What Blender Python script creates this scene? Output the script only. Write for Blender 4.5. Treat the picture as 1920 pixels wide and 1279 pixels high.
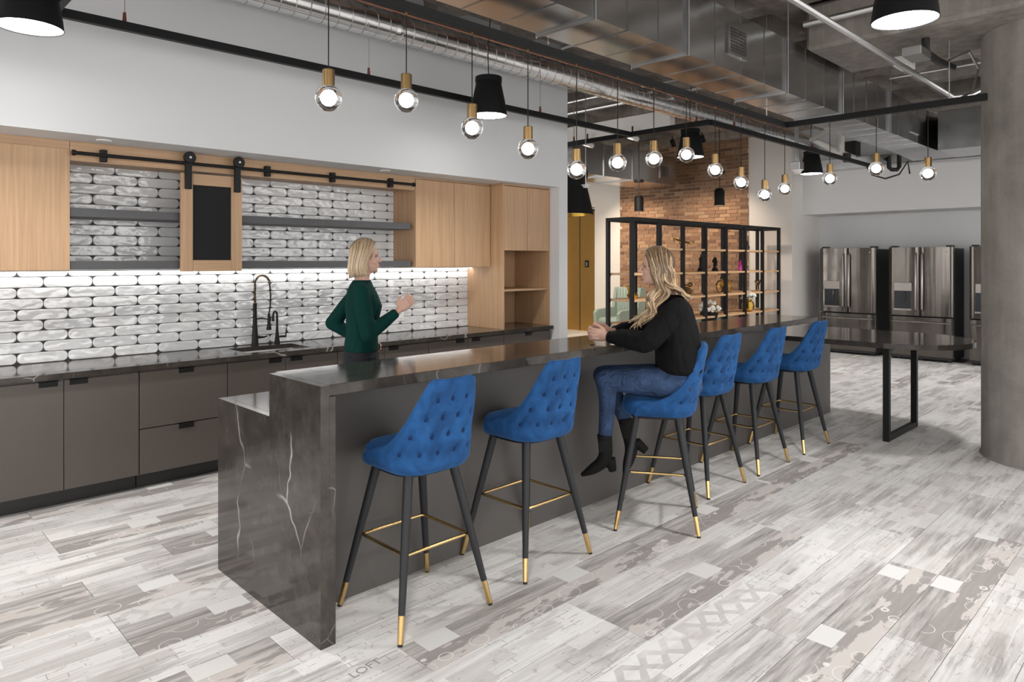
import bpy, bmesh, math, random
from mathutils import Vector, Matrix, noise as mnoise
random.seed(7)
R = math.radians
SC = bpy.context.scene
COL = SC.collection
for _o in list(bpy.data.objects):
    bpy.data.objects.remove(_o)

# ------------------------------------------------------------------ camera, world, exposure
cam_d = bpy.data.cameras.new('camera')
cam = bpy.data.objects.new('camera', cam_d)
COL.objects.link(cam)
cam.location = (0, 0, 1.6)
cam.rotation_euler = (R(90), 0, R(45.57 - 90))
cam_d.sensor_width = 36.0
cam_d.lens = 1304 / 1920 * 36.0
cam_d.shift_y = -(639.5 - 489) / 1920
cam_d.clip_start = 0.05
SC.camera = cam
SC.view_settings.view_transform = 'Standard'
SC.view_settings.look = 'None'
SC.view_settings.gamma = 1.0
SC.view_settings.use_curve_mapping = False
SC.view_settings.exposure = 0.68
try:
    SC.cycles.sample_clamp_indirect = 4.0
    SC.cycles.max_bounces = 9
    SC.cycles.blur_glossy = 0.6
except Exception:
    pass
W = bpy.data.worlds.new('daylight')
SC.world = W
W.use_nodes = True
W.node_tree.nodes['Background'].inputs['Color'].default_value = (1.0, 0.985, 0.965, 1)
W.node_tree.nodes['Background'].inputs['Strength'].default_value = 2.5
LAMP = 12.0          # radiance of the bell lamps' diffusers
BEAM = 125.0         # watts of the beam under each bell lamp
GLOBE = 9.0         # radiance of the glowing cores of the glass globes

# ------------------------------------------------------------------ mesh helpers
class MB:
    def __init__(s):
        s.v = []; s.f = []
    def add(s, vs, fs):
        n = len(s.v)
        s.v += [tuple(x) for x in vs]
        s.f += [tuple(i + n for i in q) for q in fs]
        return s
    def box(s, a, b):
        (x0, y0, z0), (x1, y1, z1) = a, b
        return s.add([(x0,y0,z0),(x1,y0,z0),(x1,y1,z0),(x0,y1,z0),(x0,y0,z1),(x1,y0,z1),(x1,y1,z1),(x0,y1,z1)],
                     [(0,3,2,1),(4,5,6,7),(0,1,5,4),(1,2,6,5),(2,3,7,6),(3,0,4,7)])
    def bbox(s, a, b, r=0.004):
        """box with chamfered edges"""
        bm = bmesh.new()
        m = MB().box(a, b)
        vs = [bm.verts.new(p) for p in m.v]
        for q in m.f: bm.faces.new([vs[i] for i in q])
        bmesh.ops.bevel(bm, geom=list(bm.edges), offset=r, segments=1, affect='EDGES')
        bm.verts.index_update()
        s.add([v.co[:] for v in bm.verts], [[v.index for v in f.verts] for f in bm.faces])
        bm.free(); return s
    def prism(s, poly, axis, a, b):
        """extrude a 2-D polygon along an axis ('x','y','z')"""
        def P(p, t):
            return (t, p[0], p[1]) if axis == 'x' else (p[0], t, p[1]) if axis == 'y' else (p[0], p[1], t)
        n = len(poly)
        vs = [P(p, a) for p in poly] + [P(p, b) for p in poly]
        fs = [tuple(range(n))[::-1], tuple(range(n, 2 * n))] + [(i, (i+1) % n, n + (i+1) % n, n + i) for i in range(n)]
        return s.add(vs, fs)
    def rings(s, rs, cap=True, closed=True):
        n = len(rs[0]); vs = [p for r in rs for p in r]; fs = []
        m = n if closed else n - 1
        for k in range(len(rs) - 1):
            for i in range(m):
                j = (i + 1) % n
                fs.append((k*n+i, k*n+j, (k+1)*n+j, (k+1)*n+i))
        if cap:
            fs.append(tuple(range(n))[::-1]); fs.append(tuple(range((len(rs)-1)*n, len(rs)*n)))
        return s.add(vs, fs)
    def tube(s, pts, rad, seg=8, cap=True, flat=1.0, up=None):
        pts = [Vector(p) for p in pts]
        if not isinstance(rad, (list, tuple)): rad = [rad] * len(pts)
        rs = []; prev = None
        for i, p in enumerate(pts):
            t = (pts[min(i+1, len(pts)-1)] - pts[max(i-1, 0)])
            t = t.normalized() if t.length > 1e-9 else Vector((0,0,1))
            if prev is None:
                u = Vector(up) if up else (Vector((0,0,1)) if abs(t.z) < .9 else Vector((1,0,0)))
            else: u = prev
            u = (u - t * u.dot(t))
            if u.length < 1e-6: u = t.orthogonal()
            u.normalize(); prev = u
            w = t.cross(u)
            r = rad[i]
            ra, rb = r if isinstance(r, (list, tuple)) else (r, r * flat)
            rs.append([p + u * (math.cos(2*math.pi*k/seg) * ra) + w * (math.sin(2*math.pi*k/seg) * rb) for k in range(seg)])
        return s.rings(rs, cap)
    def lathe(s, prof, c=(0,0,0), seg=24, axis='z', cap=False):
        rs = []
        for r, h in prof:
            ring = []
            for k in range(seg):
                a = 2*math.pi*k/seg; x, y = r*math.cos(a), r*math.sin(a)
                q = (x, y, h) if axis == 'z' else (h, x, y) if axis == 'x' else (y, h, x)
                ring.append((c[0]+q[0], c[1]+q[1], c[2]+q[2]))
            rs.append(ring)
        return s.rings(rs, cap)
    def ell(s, c, r, seg=16, rot=None):
        if not isinstance(r, (list, tuple)): r = (r, r, r)
        rs = []; n = max(6, seg // 2)
        c = Vector(c)
        for i in range(n + 1):
            th = math.pi * (i + .02) / (n + .04)
            ring = []
            for k in range(seg):
                a = 2*math.pi*k/seg
                p = Vector((r[0]*math.sin(th)*math.cos(a), r[1]*math.sin(th)*math.sin(a), -r[2]*math.cos(th)))
                if rot: p = rot @ p
                ring.append(c + p)
            rs.append(ring)
        return s.rings(rs, True)
    def mesh(s, name, off=(0,0,0), smooth=False):
        me = bpy.data.meshes.new(name)
        ox, oy, oz = off
        me.from_pydata([(x-ox, y-oy, z-oz) for x, y, z in s.v], [], s.f)
        bm = bmesh.new(); bm.from_mesh(me)
        bmesh.ops.recalc_face_normals(bm, faces=bm.faces)
        bm.to_mesh(me); bm.free()
        if smooth:
            for p in me.polygons: p.use_smooth = True
            if smooth != 'all':
                try: me.set_sharp_from_angle(angle=R(38))
                except Exception: pass
        return me
    def build(s, name, mat, parent=None, smooth=False, at=None):
        """link as one mesh object; vertices are in world space unless the parent sits at the origin"""
        off = (0, 0, 0)
        if parent is not None:
            off = wloc(parent)
        elif at is not None:
            off = at
        o = bpy.data.objects.new(name, s.mesh(name, off, smooth))
        COL.objects.link(o)
        if mat: o.data.materials.append(mat)
        if parent is not None: o.parent = parent
        elif at is not None: o.location = at
        return o

def wloc(o):
    v = Vector(o.location)
    while o.parent:
        o = o.parent; v = v + Vector(o.location)
    return tuple(v)

def tag(o, label, cat, group=None, kind=None):
    o['label'] = label; o['category'] = cat
    if group: o['group'] = group
    if kind: o['kind'] = kind
    return o
def thing(name, label, cat, loc=(0,0,0), group=None):
    o = bpy.data.objects.new(name, None); COL.objects.link(o)
    o.location = loc; o.empty_display_size = .1
    return tag(o, label, cat, group)
def struct(o):
    o['kind'] = 'structure'; return o
KIDS = {}
def dup(o, parent=None, loc=None, rotz=None):
    c = o.copy(); COL.objects.link(c)
    if parent is not None: c.parent = parent
    if loc is not None: c.location = loc
    if rotz is not None: c.rotation_euler = (0, 0, rotz)
    for ch in list(o.children): dup(ch, c)
    return c

# ------------------------------------------------------------------ node helpers
class G:
    def __init__(s, name):
        s.m = bpy.data.materials.new(name); s.m.use_nodes = True
        s.t = s.m.node_tree; s.n = s.t.nodes; s.l = s.t.links
        s.b = s.n['Principled BSDF']; s.out = s.n['Material Output']
        s._co = {}
    def put(s, sock, v):
        if isinstance(v, bpy.types.NodeSocket): s.l.new(v, sock)
        elif isinstance(v, (tuple, list)) and len(v) == 3 and sock.type == 'RGBA': sock.default_value = (*v, 1)
        else: sock.default_value = v
    def set(s, **k):
        for a, v in k.items(): s.put(s.b.inputs[a.replace('_', ' ')], v)
        return s
    def co(s, kind='Object'):
        if kind not in s._co:
            s._co[kind] = s.n.new('ShaderNodeNewGeometry').outputs['Position'] if kind == 'World' else s.n.new('ShaderNodeTexCoord').outputs[kind]
        return s._co[kind]
    def math(s, op, a, b=0.0, c=None):
        n = s.n.new('ShaderNodeMath'); n.operation = op
        s.put(n.inputs[0], a); s.put(n.inputs[1], b)
        if c is not None: s.put(n.inputs[2], c)
        return n.outputs[0]
    def vmap(s, v, scale=(1,1,1), loc=(0,0,0), rot=(0,0,0)):
        n = s.n.new('ShaderNodeMapping'); s.put(n.inputs[0], v)
        s.put(n.inputs['Location'], loc); s.put(n.inputs['Rotation'], rot); s.put(n.inputs['Scale'], scale)
        return n.outputs[0]
    def vadd(s, a, b):
        n = s.n.new('ShaderNodeVectorMath'); n.operation = 'ADD'; s.put(n.inputs[0], a); s.put(n.inputs[1], b)
        return n.outputs[0]
    def comb(s, x, y, z):
        n = s.n.new('ShaderNodeCombineXYZ')
        for i, q in enumerate((x, y, z)): s.put(n.inputs[i], q)
        return n.outputs[0]
    def sep(s, v):
        n = s.n.new('ShaderNodeSeparateXYZ'); s.put(n.inputs[0], v); return n.outputs
    def noise(s, v, scale=5, detail=4, rough=.55, dist=0, col=False):
        n = s.n.new('ShaderNodeTexNoise'); s.put(n.inputs['Vector'], v)
        s.put(n.inputs['Scale'], scale); s.put(n.inputs['Detail'], detail); s.put(n.inputs['Roughness'], rough); s.put(n.inputs['Distortion'], dist)
        return n.outputs['Color' if col else 0]
    def voro(s, v, scale=5, feat='F1', out='Distance', rnd=1.0):
        n = s.n.new('ShaderNodeTexVoronoi'); n.feature = feat
        s.put(n.inputs['Vector'], v); s.put(n.inputs['Scale'], scale); s.put(n.inputs['Randomness'], rnd)
        return n.outputs[out]
    def ramp(s, f, stops, interp='LINEAR'):
        n = s.n.new('ShaderNodeValToRGB'); n.color_ramp.interpolation = interp
        e = n.color_ramp.elements
        while len(e) < len(stops): e.new(.5)
        for q, (p, c) in zip(e, stops):
            q.position = p; q.color = (c, c, c, 1) if not isinstance(c, (tuple, list)) else (*c, 1)
        s.put(n.inputs[0], f); return n.outputs[0]
    def mix(s, f, a, b, mode='MIX'):
        n = s.n.new('ShaderNodeMix'); n.data_type = 'RGBA'; n.blend_type = mode
        s.put(n.inputs['Factor'], f); s.put(n.inputs[6], a); s.put(n.inputs[7], b)
        return n.outputs[2]
    def bump(s, h, strength=.3, dist=.01):
        n = s.n.new('ShaderNodeBump'); s.put(n.inputs['Height'], h)
        n.inputs['Strength'].default_value = strength; n.inputs['Distance'].default_value = dist
        s.l.new(n.outputs[0], s.b.inputs['Normal']); return s
    def info(s, o='Random'):
        n = s.n.new('ShaderNodeObjectInfo'); return n.outputs[o]
    def attr(s, name, o='Color'):
        n = s.n.new('ShaderNodeAttribute'); n.attribute_name = name; return n.outputs[o]

def plain(name, col, rough=.5, metal=0.0, spec=None, **k):
    g = G(name); g.set(Base_Color=col, Roughness=rough, Metallic=metal)
    if spec is not None: g.b.inputs['Specular IOR Level'].default_value = spec
    n = g.noise(g.co(), 60, 2); g.set(Roughness=g.math('ADD', g.math('MULTIPLY', n, .08), rough - .04))
    for a, v in k.items(): g.put(g.b.inputs[a.replace('_', ' ')], v)
    return g.m
def emit(name, col, strength):
    g = G(name); g.set(Base_Color=(.8,.8,.8)); g.b.inputs['Emission Color'].default_value = (*col, 1)
    g.b.inputs['Emission Strength'].default_value = strength
    return g.m

# ------------------------------------------------------------------ materials
M = {}
def paint(name, col, rough=.6):
    g = G(name); n = g.noise(g.co('World'), 3, 3)
    g.set(Base_Color=g.mix(g.math('MULTIPLY', n, .5), col, tuple(c*.95 for c in col)), Roughness=rough)
    g.bump(g.noise(g.co('World'), 180, 2), .08, .002); return g.m
M['white'] = paint('white_paint', (.67,.675,.685))
M['white_warm'] = paint('warm_white_paint', (.68,.65,.62))
def wood(name, c1, c2, axis='z', k=1.0):
    g = G(name); p = g.co('World')
    sc = {'z': (70,70,2.0), 'x': (2.0,70,70), 'y': (70,2.0,70)}[axis]
    n = g.noise(g.vmap(p, sc), 1.0, 3, .6)
    sc2 = {'z': (14,14,.5), 'x': (.5,14,14), 'y': (14,.5,14)}[axis]
    n2 = g.noise(g.vmap(p, sc2), 1.0, 2)
    f = g.math('ADD', g.math('MULTIPLY', n, .75), g.math('MULTIPLY', n2, .35))
    g.set(Base_Color=g.ramp(f, [(.3, c2), (.72, c1)]), Roughness=.48)
    g.bump(n, .12, .002); return g.m
M['oak'] = wood('oak_upright_grain', (.53,.34,.195), (.37,.225,.125))
M['oak_x'] = wood('oak_level_grain', (.50,.32,.185), (.36,.22,.122), 'x')
M['shelf_wood'] = wood('pale_shelf_wood', (.70,.45,.25), (.52,.31,.16), 'x')
def laminate(name, col, rough=.38):
    g = G(name); n = g.noise(g.vmap(g.co('World'), (40,40,300)), 1, 2)
    g.set(Base_Color=g.mix(n, tuple(c*.9 for c in col), tuple(c*1.1 for c in col)), Roughness=rough)
    return g.m
M['cab'] = laminate('grey_brown_laminate', (.094,.078,.067))
M['panel'] = laminate('island_panel_laminate', (.083,.076,.072), .45)
M['kick'] = plain('dark_kick', (.02,.019,.019), .4)
M['shelf_grey'] = laminate('charcoal_shelf', (.075,.075,.08), .5)
def stone():
    g = G('dark_veined_stone'); p = g.co('World')
    warp = g.vadd(p, g.vmap(g.noise(p, 2.2, 3, col=True), (.35,.35,.35)))
    q = g.vmap(warp, (.8,.8,.4), (0,0,0), (R(20),R(25),0))
    v1 = g.voro(q, 1.9, 'DISTANCE_TO_EDGE')
    v2 = g.voro(g.vmap(warp, (1,1,.6), (3,1,2), (R(-30),R(10),R(40))), 3.1, 'DISTANCE_TO_EDGE')
    m1 = g.ramp(g.noise(p, 1.7, 2), [(.55,0),(.66,.8)])
    m2 = g.ramp(g.noise(g.vmap(p, loc=(7,3,1)), 3.0, 2), [(.58,0),(.68,.7)])
    l1 = g.math('MULTIPLY', g.ramp(v1, [(0,.9),(.004,.45),(.010,0)]), m1)
    l2 = g.math('MULTIPLY', g.ramp(v2, [(0,.7),(.003,.3),(.008,0)]), m2)
    line = g.math('MAXIMUM', l1, l2)
    base = g.ramp(g.noise(p, 9, 6, .65), [(.32,(.032,.027,.024)),(.55,(.054,.047,.041)),(.72,(.078,.069,.061))])
    g.set(Base_Color=g.mix(line, base, (.62,.60,.57)), Roughness=g.math('ADD', .06, g.math('MULTIPLY', g.noise(p, 14, 3), .08)))
    g.b.inputs['Specular IOR Level'].default_value = .45
    return g.m
M['stone'] = stone()
def tile():
    g = G('glazed_white_tile'); p = g.co('World')
    g.set(Base_Color=g.mix(g.info(), (.66,.665,.675), (.76,.76,.765)), Roughness=.07)
    h = g.noise(g.vmap(g.vadd(p, g.vmap(g.comb(g.info(), g.info(), g.info()), (9,7,5))), (.6,1,1)), 18, 1, .5)
    g.bump(h, .6, .02); g.b.inputs['Specular IOR Level'].default_value = .75
    return g.m
M['tile'] = tile()
M['grout'] = plain('dark_grout', (.05,.05,.052), .85)
M['black'] = plain('black_powder_coat', (.009,.009,.0095), .5, spec=.25)
M['black_soft'] = plain('matte_black_shade', (.007,.007,.0075), .55, spec=.2)
M['chalk'] = plain('chalkboard', (.017,.017,.018), .8, spec=.2)
M['leg'] = plain('charcoal_leg', (.021,.022,.025), .5, spec=.3)
M['rubber'] = plain('black_rubber', (.01,.01,.01), .7)
def metal(name, col, rough, wob=0.0, sc=(1,1,1), s=3, dist=.05):
    g = G(name); n = g.noise(g.co('World'), 7, 2)
    g.set(Base_Color=g.mix(n, tuple(c*.88 for c in col), col), Metallic=1.0, Roughness=g.math('ADD', rough - .04, g.math('MULTIPLY', n, .1)))
    if wob: g.bump(g.noise(g.vmap(g.co('World'), sc), s, 2), wob, dist)
    return g.m
M['brass'] = metal('satin_brass', (.72,.50,.22), .24)
M['brass_old'] = metal('aged_brass', (.36,.235,.105), .28)
M['gold'] = metal('bright_gold', (.85,.55,.12), .2)
M['galv'] = metal('galvanised_sheet', (.58,.585,.59), .20, .16, (1.6,1,.7), 1.5, .03)
M['galv_spiral'] = metal('galvanised_spiral', (.84,.845,.85), .22, .05, (3,3,3), 2.5, .02)
M['seam'] = metal('seam_steel', (.45,.455,.46), .35)
M['conduit'] = metal('conduit_steel', (.62,.62,.62), .35)
M['fridge'] = metal('dark_stainless', (.145,.13,.118), .15, .3, (3,3,.2), 1.6, .02)
M['fridge_trim'] = metal('brushed_handle_steel', (.42,.39,.37), .3)
M['fridge_side'] = plain('graphite_case', (.03,.031,.033), .5)
M['elev'] = metal('bronze_elevator_steel', (.66,.40,.125), .36, .15, (1,6,.4), 2.0, .02)
M['sink'] = metal('sink_steel', (.45,.45,.45), .28)
M['copper'] = metal('copper_pipe', (.62,.25,.15), .4)
def velvet():
    g = G('blue_velvet'); p = g.co()
    n = g.ramp(g.noise(p, 8, 5, .65, .8), [(.32,0),(.66,1)])
    g.set(Base_Color=g.mix(n, (.008,.042,.13), (.017,.090,.26)), Roughness=.8)
    g.b.inputs['Sheen Weight'].default_value = .35
    g.b.inputs['Sheen Roughness'].default_value = .35
    g.b.inputs['Sheen Tint'].default_value = (.25,.5,1,1)
    g.b.inputs['Specular IOR Level'].default_value = .2
    g.bump(g.noise(p, 220, 2), .12, .002); return g.m
M['velvet'] = velvet()
M['button'] = plain('blue_button_velvet', (.004,.024,.085), .7, spec=.2)
def concrete(name, c1, c2, sc=2.0):
    g = G(name); p = g.co('World')
    a = g.noise(p, sc, 8, .68, .4); b = g.noise(g.vmap(p, (1,1,.12)), sc*5, 4)
    f = g.math('ADD', g.math('MULTIPLY', a, .65), g.math('MULTIPLY', b, .4))
    pit = g.ramp(g.voro(p, 26), [(.05,0),(.12,1)])
    c = g.ramp(f, [(.32, c2), (.72, c1)])
    g.set(Base_Color=g.mix(g.math('MULTIPLY', g.math('SUBTRACT', 1, pit), .35), c, tuple(q*.5 for q in c2)), Roughness=.85)
    g.bump(g.math('ADD', g.noise(p, 30, 4, .6), a), .3, .008); return g.m
M['concrete'] = concrete('bare_concrete', (.34,.305,.275), (.10,.088,.078))
M['column'] = concrete('column_concrete', (.40,.37,.34), (.17,.153,.138), 1.6)
def glass():
    g = G('clear_glass'); g.set(Base_Color=(1,1,1), Roughness=.0)
    g.b.inputs['Transmission Weight'].default_value = 1.0; g.b.inputs['IOR'].default_value = 1.45
    return g.m
M['glass'] = glass()
M['glow'] = emit('globe_glow', (1,.96,.93), GLOBE)
M['lamp_glow'] = emit('lamp_diffuser', (1,.985,.965), LAMP)
M['led'] = emit('led_strip', (1,.985,.96), 9)
M['can_glow'] = emit('can_glow', (1,.8,.55), 25)
M['plastic'] = plain('white_plastic', (.78,.78,.77), .35)
M['pvc'] = plain('white_pipe', (.72,.71,.69), .5)
M['base_black'] = plain('black_skirting', (.015,.014,.014), .5)
M['mint'] = plain('mint_fabric', (.29,.365,.33), .85)
M['cap_tan'] = plain('tan_wood_frame', (.55,.36,.2), .5)
def brick():
    g = G('tan_brick'); p = g.co('World'); r = g.info()
    c = g.ramp(r, [(0,(.13,.062,.034)),(.25,(.27,.138,.07)),(.5,(.36,.205,.115)),(.75,(.21,.11,.06)),(1,(.43,.265,.155))])
    n = g.noise(g.vmap(p, (1,6,14)), 4, 5, .65)
    g.set(Base_Color=g.mix(g.ramp(n, [(.35,0),(.7,.55)]), c, (.16,.10,.065)), Roughness=.8)
    g.bump(g.noise(p, 60, 4), .4, .006); return g.m
M['brick'] = brick()
def brick_mass():
    g = G('tan_brick_course'); p = g.co('World'); r = g.attr('tint', 'Fac')
    c = g.ramp(r, [(0,(.13,.062,.034)),(.25,(.27,.138,.07)),(.5,(.36,.205,.115)),(.75,(.21,.11,.06)),(1,(.43,.265,.155))])
    n = g.noise(g.vmap(p, (1,6,14)), 4, 5, .65)
    g.set(Base_Color=g.mix(g.ramp(n, [(.35,0),(.7,.55)]), c, (.16,.10,.065)), Roughness=.8)
    g.bump(g.noise(p, 60, 4), .4, .006); return g.m
M['brick_mass'] = brick_mass()
M['mortar'] = plain('mortar', (.55,.44,.34), .9)

def floor_mat():
    """printed vinyl plank: object colour carries red = print type, green = random, blue = tone"""
    g = G('printed_plank'); o = g.co(); oc = g.info('Color')
    s = g.n.new('ShaderNodeSeparateColor'); g.l.new(oc, s.inputs[0]); ty, rn, tn = s.outputs
    x, y, _ = g.sep(o)
    off = g.comb(g.math('MULTIPLY', rn, 41.0), g.math('MULTIPLY', rn, 13.0), g.math('MULTIPLY', rn, 7.0))
    p = g.vadd(o, off)
    big = g.noise(g.vmap(p, (1.0,5.5,1)), 1.8, 4, .6, .3)
    grain = g.noise(g.vmap(p, (3,70,1)), 1.0, 3, .6)
    speck = g.noise(p, 22, 5, .7, .4)
    c = g.ramp(big, [(.28,(.72,.705,.69)), (.40,(.82,.81,.795)), (.55,(.87,.865,.855))])
    c = g.mix(g.math('MULTIPLY', g.ramp(g.noise(g.vmap(p, (2,3,1), (5,2,0)), 1.4, 2), [(.5,0),(.7,1)]), .45), c, (.76,.705,.675))
    c = g.mix(g.math('MULTIPLY', g.ramp(grain, [(.40,1),(.60,0)]), .32), c, (.46,.44,.42))
    # dark weathered band along one edge
    bn = g.noise(g.vmap(p, (1.6,16,1), (2,9,0)), 1.2, 5, .65)
    edge = g.ramp(y, [(.0,1),(.30,0)])
    band = g.math('MULTIPLY', g.ramp(g.math('ADD', bn, g.math('MULTIPLY', edge, .16)), [(.545,0),(.64,1)]), g.ramp(g.noise(g.vmap(p, (1.2,1,1), (3,3,0)), 1.4, 1), [(.42,0),(.52,1)]))
    c = g.mix(g.math('MULTIPLY', band, .8), c, g.mix(g.ramp(g.noise(g.vmap(p, (2.2,40,1)), 1.0, 5, .7), [(.36,0),(.62,1)]), (.31,.29,.28), (.66,.64,.62)))
    # pasted paper patches
    br = g.n.new('ShaderNodeTexBrick'); g.put(br.inputs['Vector'], g.vmap(p, (1,1,1), (.3,.05,0)))
    br.inputs['Color1'].default_value = (0,0,0,1); br.inputs['Color2'].default_value = (1,1,1,1); br.inputs['Mortar'].default_value = (.5,.5,.5,1)
    br.inputs['Scale'].default_value = 1.0; br.inputs['Mortar Size'].default_value = .0; br.inputs['Brick Width'].default_value = .31; br.inputs['Row Height'].default_value = .0762
    pt = br.outputs['Color']
    c = g.mix(g.ramp(pt, [(.74,0),(.755,.7)]), c, (.90,.89,.875))
    c = g.mix(g.ramp(pt, [(.11,.42),(.13,0)]), c, (.55,.52,.50))
    # pencil lines: plans and lettering scraps
    b2 = g.n.new('ShaderNodeTexBrick'); g.put(b2.inputs['Vector'], g.vadd(g.vmap(p, (1,1,1), (.07,.02,0)), g.vmap(g.noise(p, 6, 1, col=True), (.012,.012,0))))
    for nme, vv in (('Scale',1.0),('Mortar Size',.0022),('Brick Width',.127),('Row Height',.045)): b2.inputs[nme].default_value = vv
    pl = g.math('MULTIPLY', b2.outputs['Fac'], g.ramp(g.noise(p, 5.0, 4, .8), [(.545,0),(.575,1)]))
    c = g.mix(g.math('MULTIPLY', pl, .6), c, (.28,.265,.255))
    c = g.mix(g.math('MULTIPLY', g.ramp(speck, [(.60,0),(.68,1)]), .55), c, (.40,.37,.355))
    # type: dark plank with pink clouds and white arcs
    lowm = g.ramp(g.math('ADD', y, g.math('MULTIPLY', g.math('SUBTRACT', g.noise(g.vmap(p, (2,0,0)), 3, 3), .5), .05)), [(.115,1),(.125,0)])
    dk = g.mix(g.ramp(g.noise(g.vmap(p, (2.2,30,1)), 1.0, 5, .7), [(.36,0),(.62,1)]), (.30,.28,.27), (.66,.64,.62))
    dl = g.mix(g.noise(g.vmap(p, (3,40,1)), 1.0, 4, .65), (.30,.28,.27), (.50,.465,.445))
    cloud = g.ramp(g.noise(g.vmap(p, (2.6,10,1)), 1.0, 4, .6), [(.50,0),(.53,1)])
    dl = g.mix(g.math('MULTIPLY', cloud, .9), dl, (.73,.685,.655))
    vd = g.voro(g.vmap(p, (.8,1,0)), 8.5)
    arcs = g.math('ABSOLUTE', g.math('SUBTRACT', vd, .40))
    dl = g.mix(g.ramp(arcs, [(.0,.9),(.007,.8),(.014,0)]), dl, (.92,.91,.89))
    dark = g.mix(lowm, dk, dl)
    bx = g.math('FRACT', g.math('ADD', g.math('MULTIPLY', x, 1.15), rn))
    wb = g.math('MULTIPLY', g.math('LESS_THAN', bx, .19), g.math('GREATER_THAN', y, .118))
    dark = g.mix(wb, dark, (.84,.835,.82))
    c = g.mix(g.math('MULTIPLY', g.math('GREATER_THAN', ty, .2), g.math('LESS_THAN', ty, .4)), c, dark)
    # type: triangles
    u = g.math('FRACT', g.math('MULTIPLY', x, 6.6)); w = g.math('DIVIDE', g.math('SUBTRACT', y, .06), .135)
    au = g.math('MULTIPLY', g.math('ABSOLUTE', g.math('SUBTRACT', u, .5)), 2.0)
    aw = g.math('MULTIPLY', g.math('ABSOLUTE', g.math('SUBTRACT', w, .5)), 2.0)
    dia = g.math('LESS_THAN', g.math('ADD', au, aw), .78)
    chev = g.math('LESS_THAN', g.math('FRACT', g.math('ADD', g.math('MULTIPLY', x, 6.6), g.math('MULTIPLY', aw, .55))), .55)
    inb = g.math('MULTIPLY', g.math('GREATER_THAN', w, 0), g.math('LESS_THAN', w, 1))
    tri = g.mix(chev, (.84,.83,.81), g.mix(grain, (.50,.475,.455), (.68,.66,.64)))
    tri = g.mix(g.math('MULTIPLY', g.math('GREATER_THAN', g.math('ADD', au, aw), .62), g.math('LESS_THAN', g.math('ADD', au, g.math('MULTIPLY', aw, .8)), 1.15)), (.88,.87,.855), g.mix(grain, (.54,.515,.495), (.70,.68,.66)))
    fade = g.math('MULTIPLY', inb, g.ramp(g.noise(g.vmap(p, (2,3,1)), 1.6, 3), [(.36,.05),(.55,.8)]))
    c = g.mix(g.math('MULTIPLY', g.math('MULTIPLY', g.math('GREATER_THAN', ty, .4), g.math('LESS_THAN', ty, .6)), fade), c, tri)
    c = g.mix(1.0, c, g.mix(tn, (.87,.865,.86), (1,1,1)), 'MULTIPLY')
    g.set(Base_Color=c, Roughness=g.math('ADD', .40, g.math('MULTIPLY', grain, .18)))
    g.b.inputs['Specular IOR Level'].default_value = .35
    g.bump(grain, .05, .002); return g.m
M['plank'] = floor_mat()
M['joint'] = plain('plank_joint', (.22,.20,.19), .8)
M['print'] = plain('grey_print', (.33,.30,.285), .5)
# ------------------------------------------------------------------ camera maths (only used to choose which planks / bricks show)
_c, _s = math.cos(R(45.57)), math.sin(R(45.57))
def seen_at(x, y, z):
    d = _c*x + _s*y
    if d < .3: return None
    return (960 + 1304*(_s*x - _c*y)/d, 489 - 1304*(z-1.6)/d, d)

# ------------------------------------------------------------------ floor
floor = struct(MB().box((-4,-4,-.12), (14,12.4,-.004)).build('floor', M['joint']))
PL, PW = 1.57, .2286
pm = MB()
g_ = .0011; e_ = .0035
pm.rings([[(g_,g_,-.004),(PL-g_,g_,-.004),(PL-g_,PW-g_,-.004),(g_,PW-g_,-.004)],
          [(g_,g_,-.0012),(PL-g_,g_,-.0012),(PL-g_,PW-g_,-.0012),(g_,PW-g_,-.0012)],
          [(e_,e_,0),(PL-e_,e_,0),(PL-e_,PW-e_,0),(e_,PW-e_,0)]])
plank_me = pm.mesh('plank'); plank_me.materials.append(M['plank'])
cells = []
prng = random.Random(11)
for k in range(-20, 51):
    y = .78 + PW * k
    for n in range(-4, 9):
        x = .895 + PL * n + (0 if k % 2 else .0)
        if k % 3 == 0: x += PL * .5
        elif k % 3 == 1: x += PL * .0
        else: x += PL * .0 if k % 2 else PL * .28
        if x < -4 or x + PL > 14 or y < -4 or y + PW > 12.3: continue
        best = 0
        for fx in (.05,.5,.95):
            q = seen_at(x+PL*fx, y+PW/2, 0)
            if q and -150 < q[0] < 2070 and q[1] < 1450: best = max(best, 1/q[2]**3)
        # planks under the kitchen units and under the island never show
        if y > 5.4 and x + PL < 5.8: best *= .01
        r, gr, b = prng.choice((0,)*14+(.3,.3)), prng.random(), prng.random()
        cells.append((best, x, y, r, gr, b))
FORCE = {(2.47,1.70):.3, (2.1,1.47):.5, (3.3,1.01):.3, (4.0,.78):.3, (1.2,3.07):.3, (0.5,3.30):.5, (1.2,3.98):.3, (1.3,2.15):.3, (.4,3.53):.3, (.6,5.13):.3, (3.3,1.24):0, (2.0,1.24):0, (4.0,1.7):0, (3.0,1.92):0}
def near_type(x, y, r):
    for (fx, fy), t in FORCE.items():
        if abs(y - fy) < .06 and x <= fx + .4 < x + PL: return t
    return r
cells.sort(reverse=True)
pf = None
rest = MB()
for i, (bst, x, y, r, gr, b) in enumerate(cells):
    if i < 300 and bst > 0:
        o = bpy.data.objects.new('plank', plank_me); COL.objects.link(o)
        o.location = (x, y, 0); o.parent = floor
        r = near_type(x, y, r)
        o.color = (r, gr, b, 1)
    else:
        rest.add([(vx+x, vy+y, vz) for vx, vy, vz in pm.v], pm.f)
o = rest.build('plank_field', M['plank'], floor); o['kind'] = 'stuff'; o.color = (0, .4, .5, 1)
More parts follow.
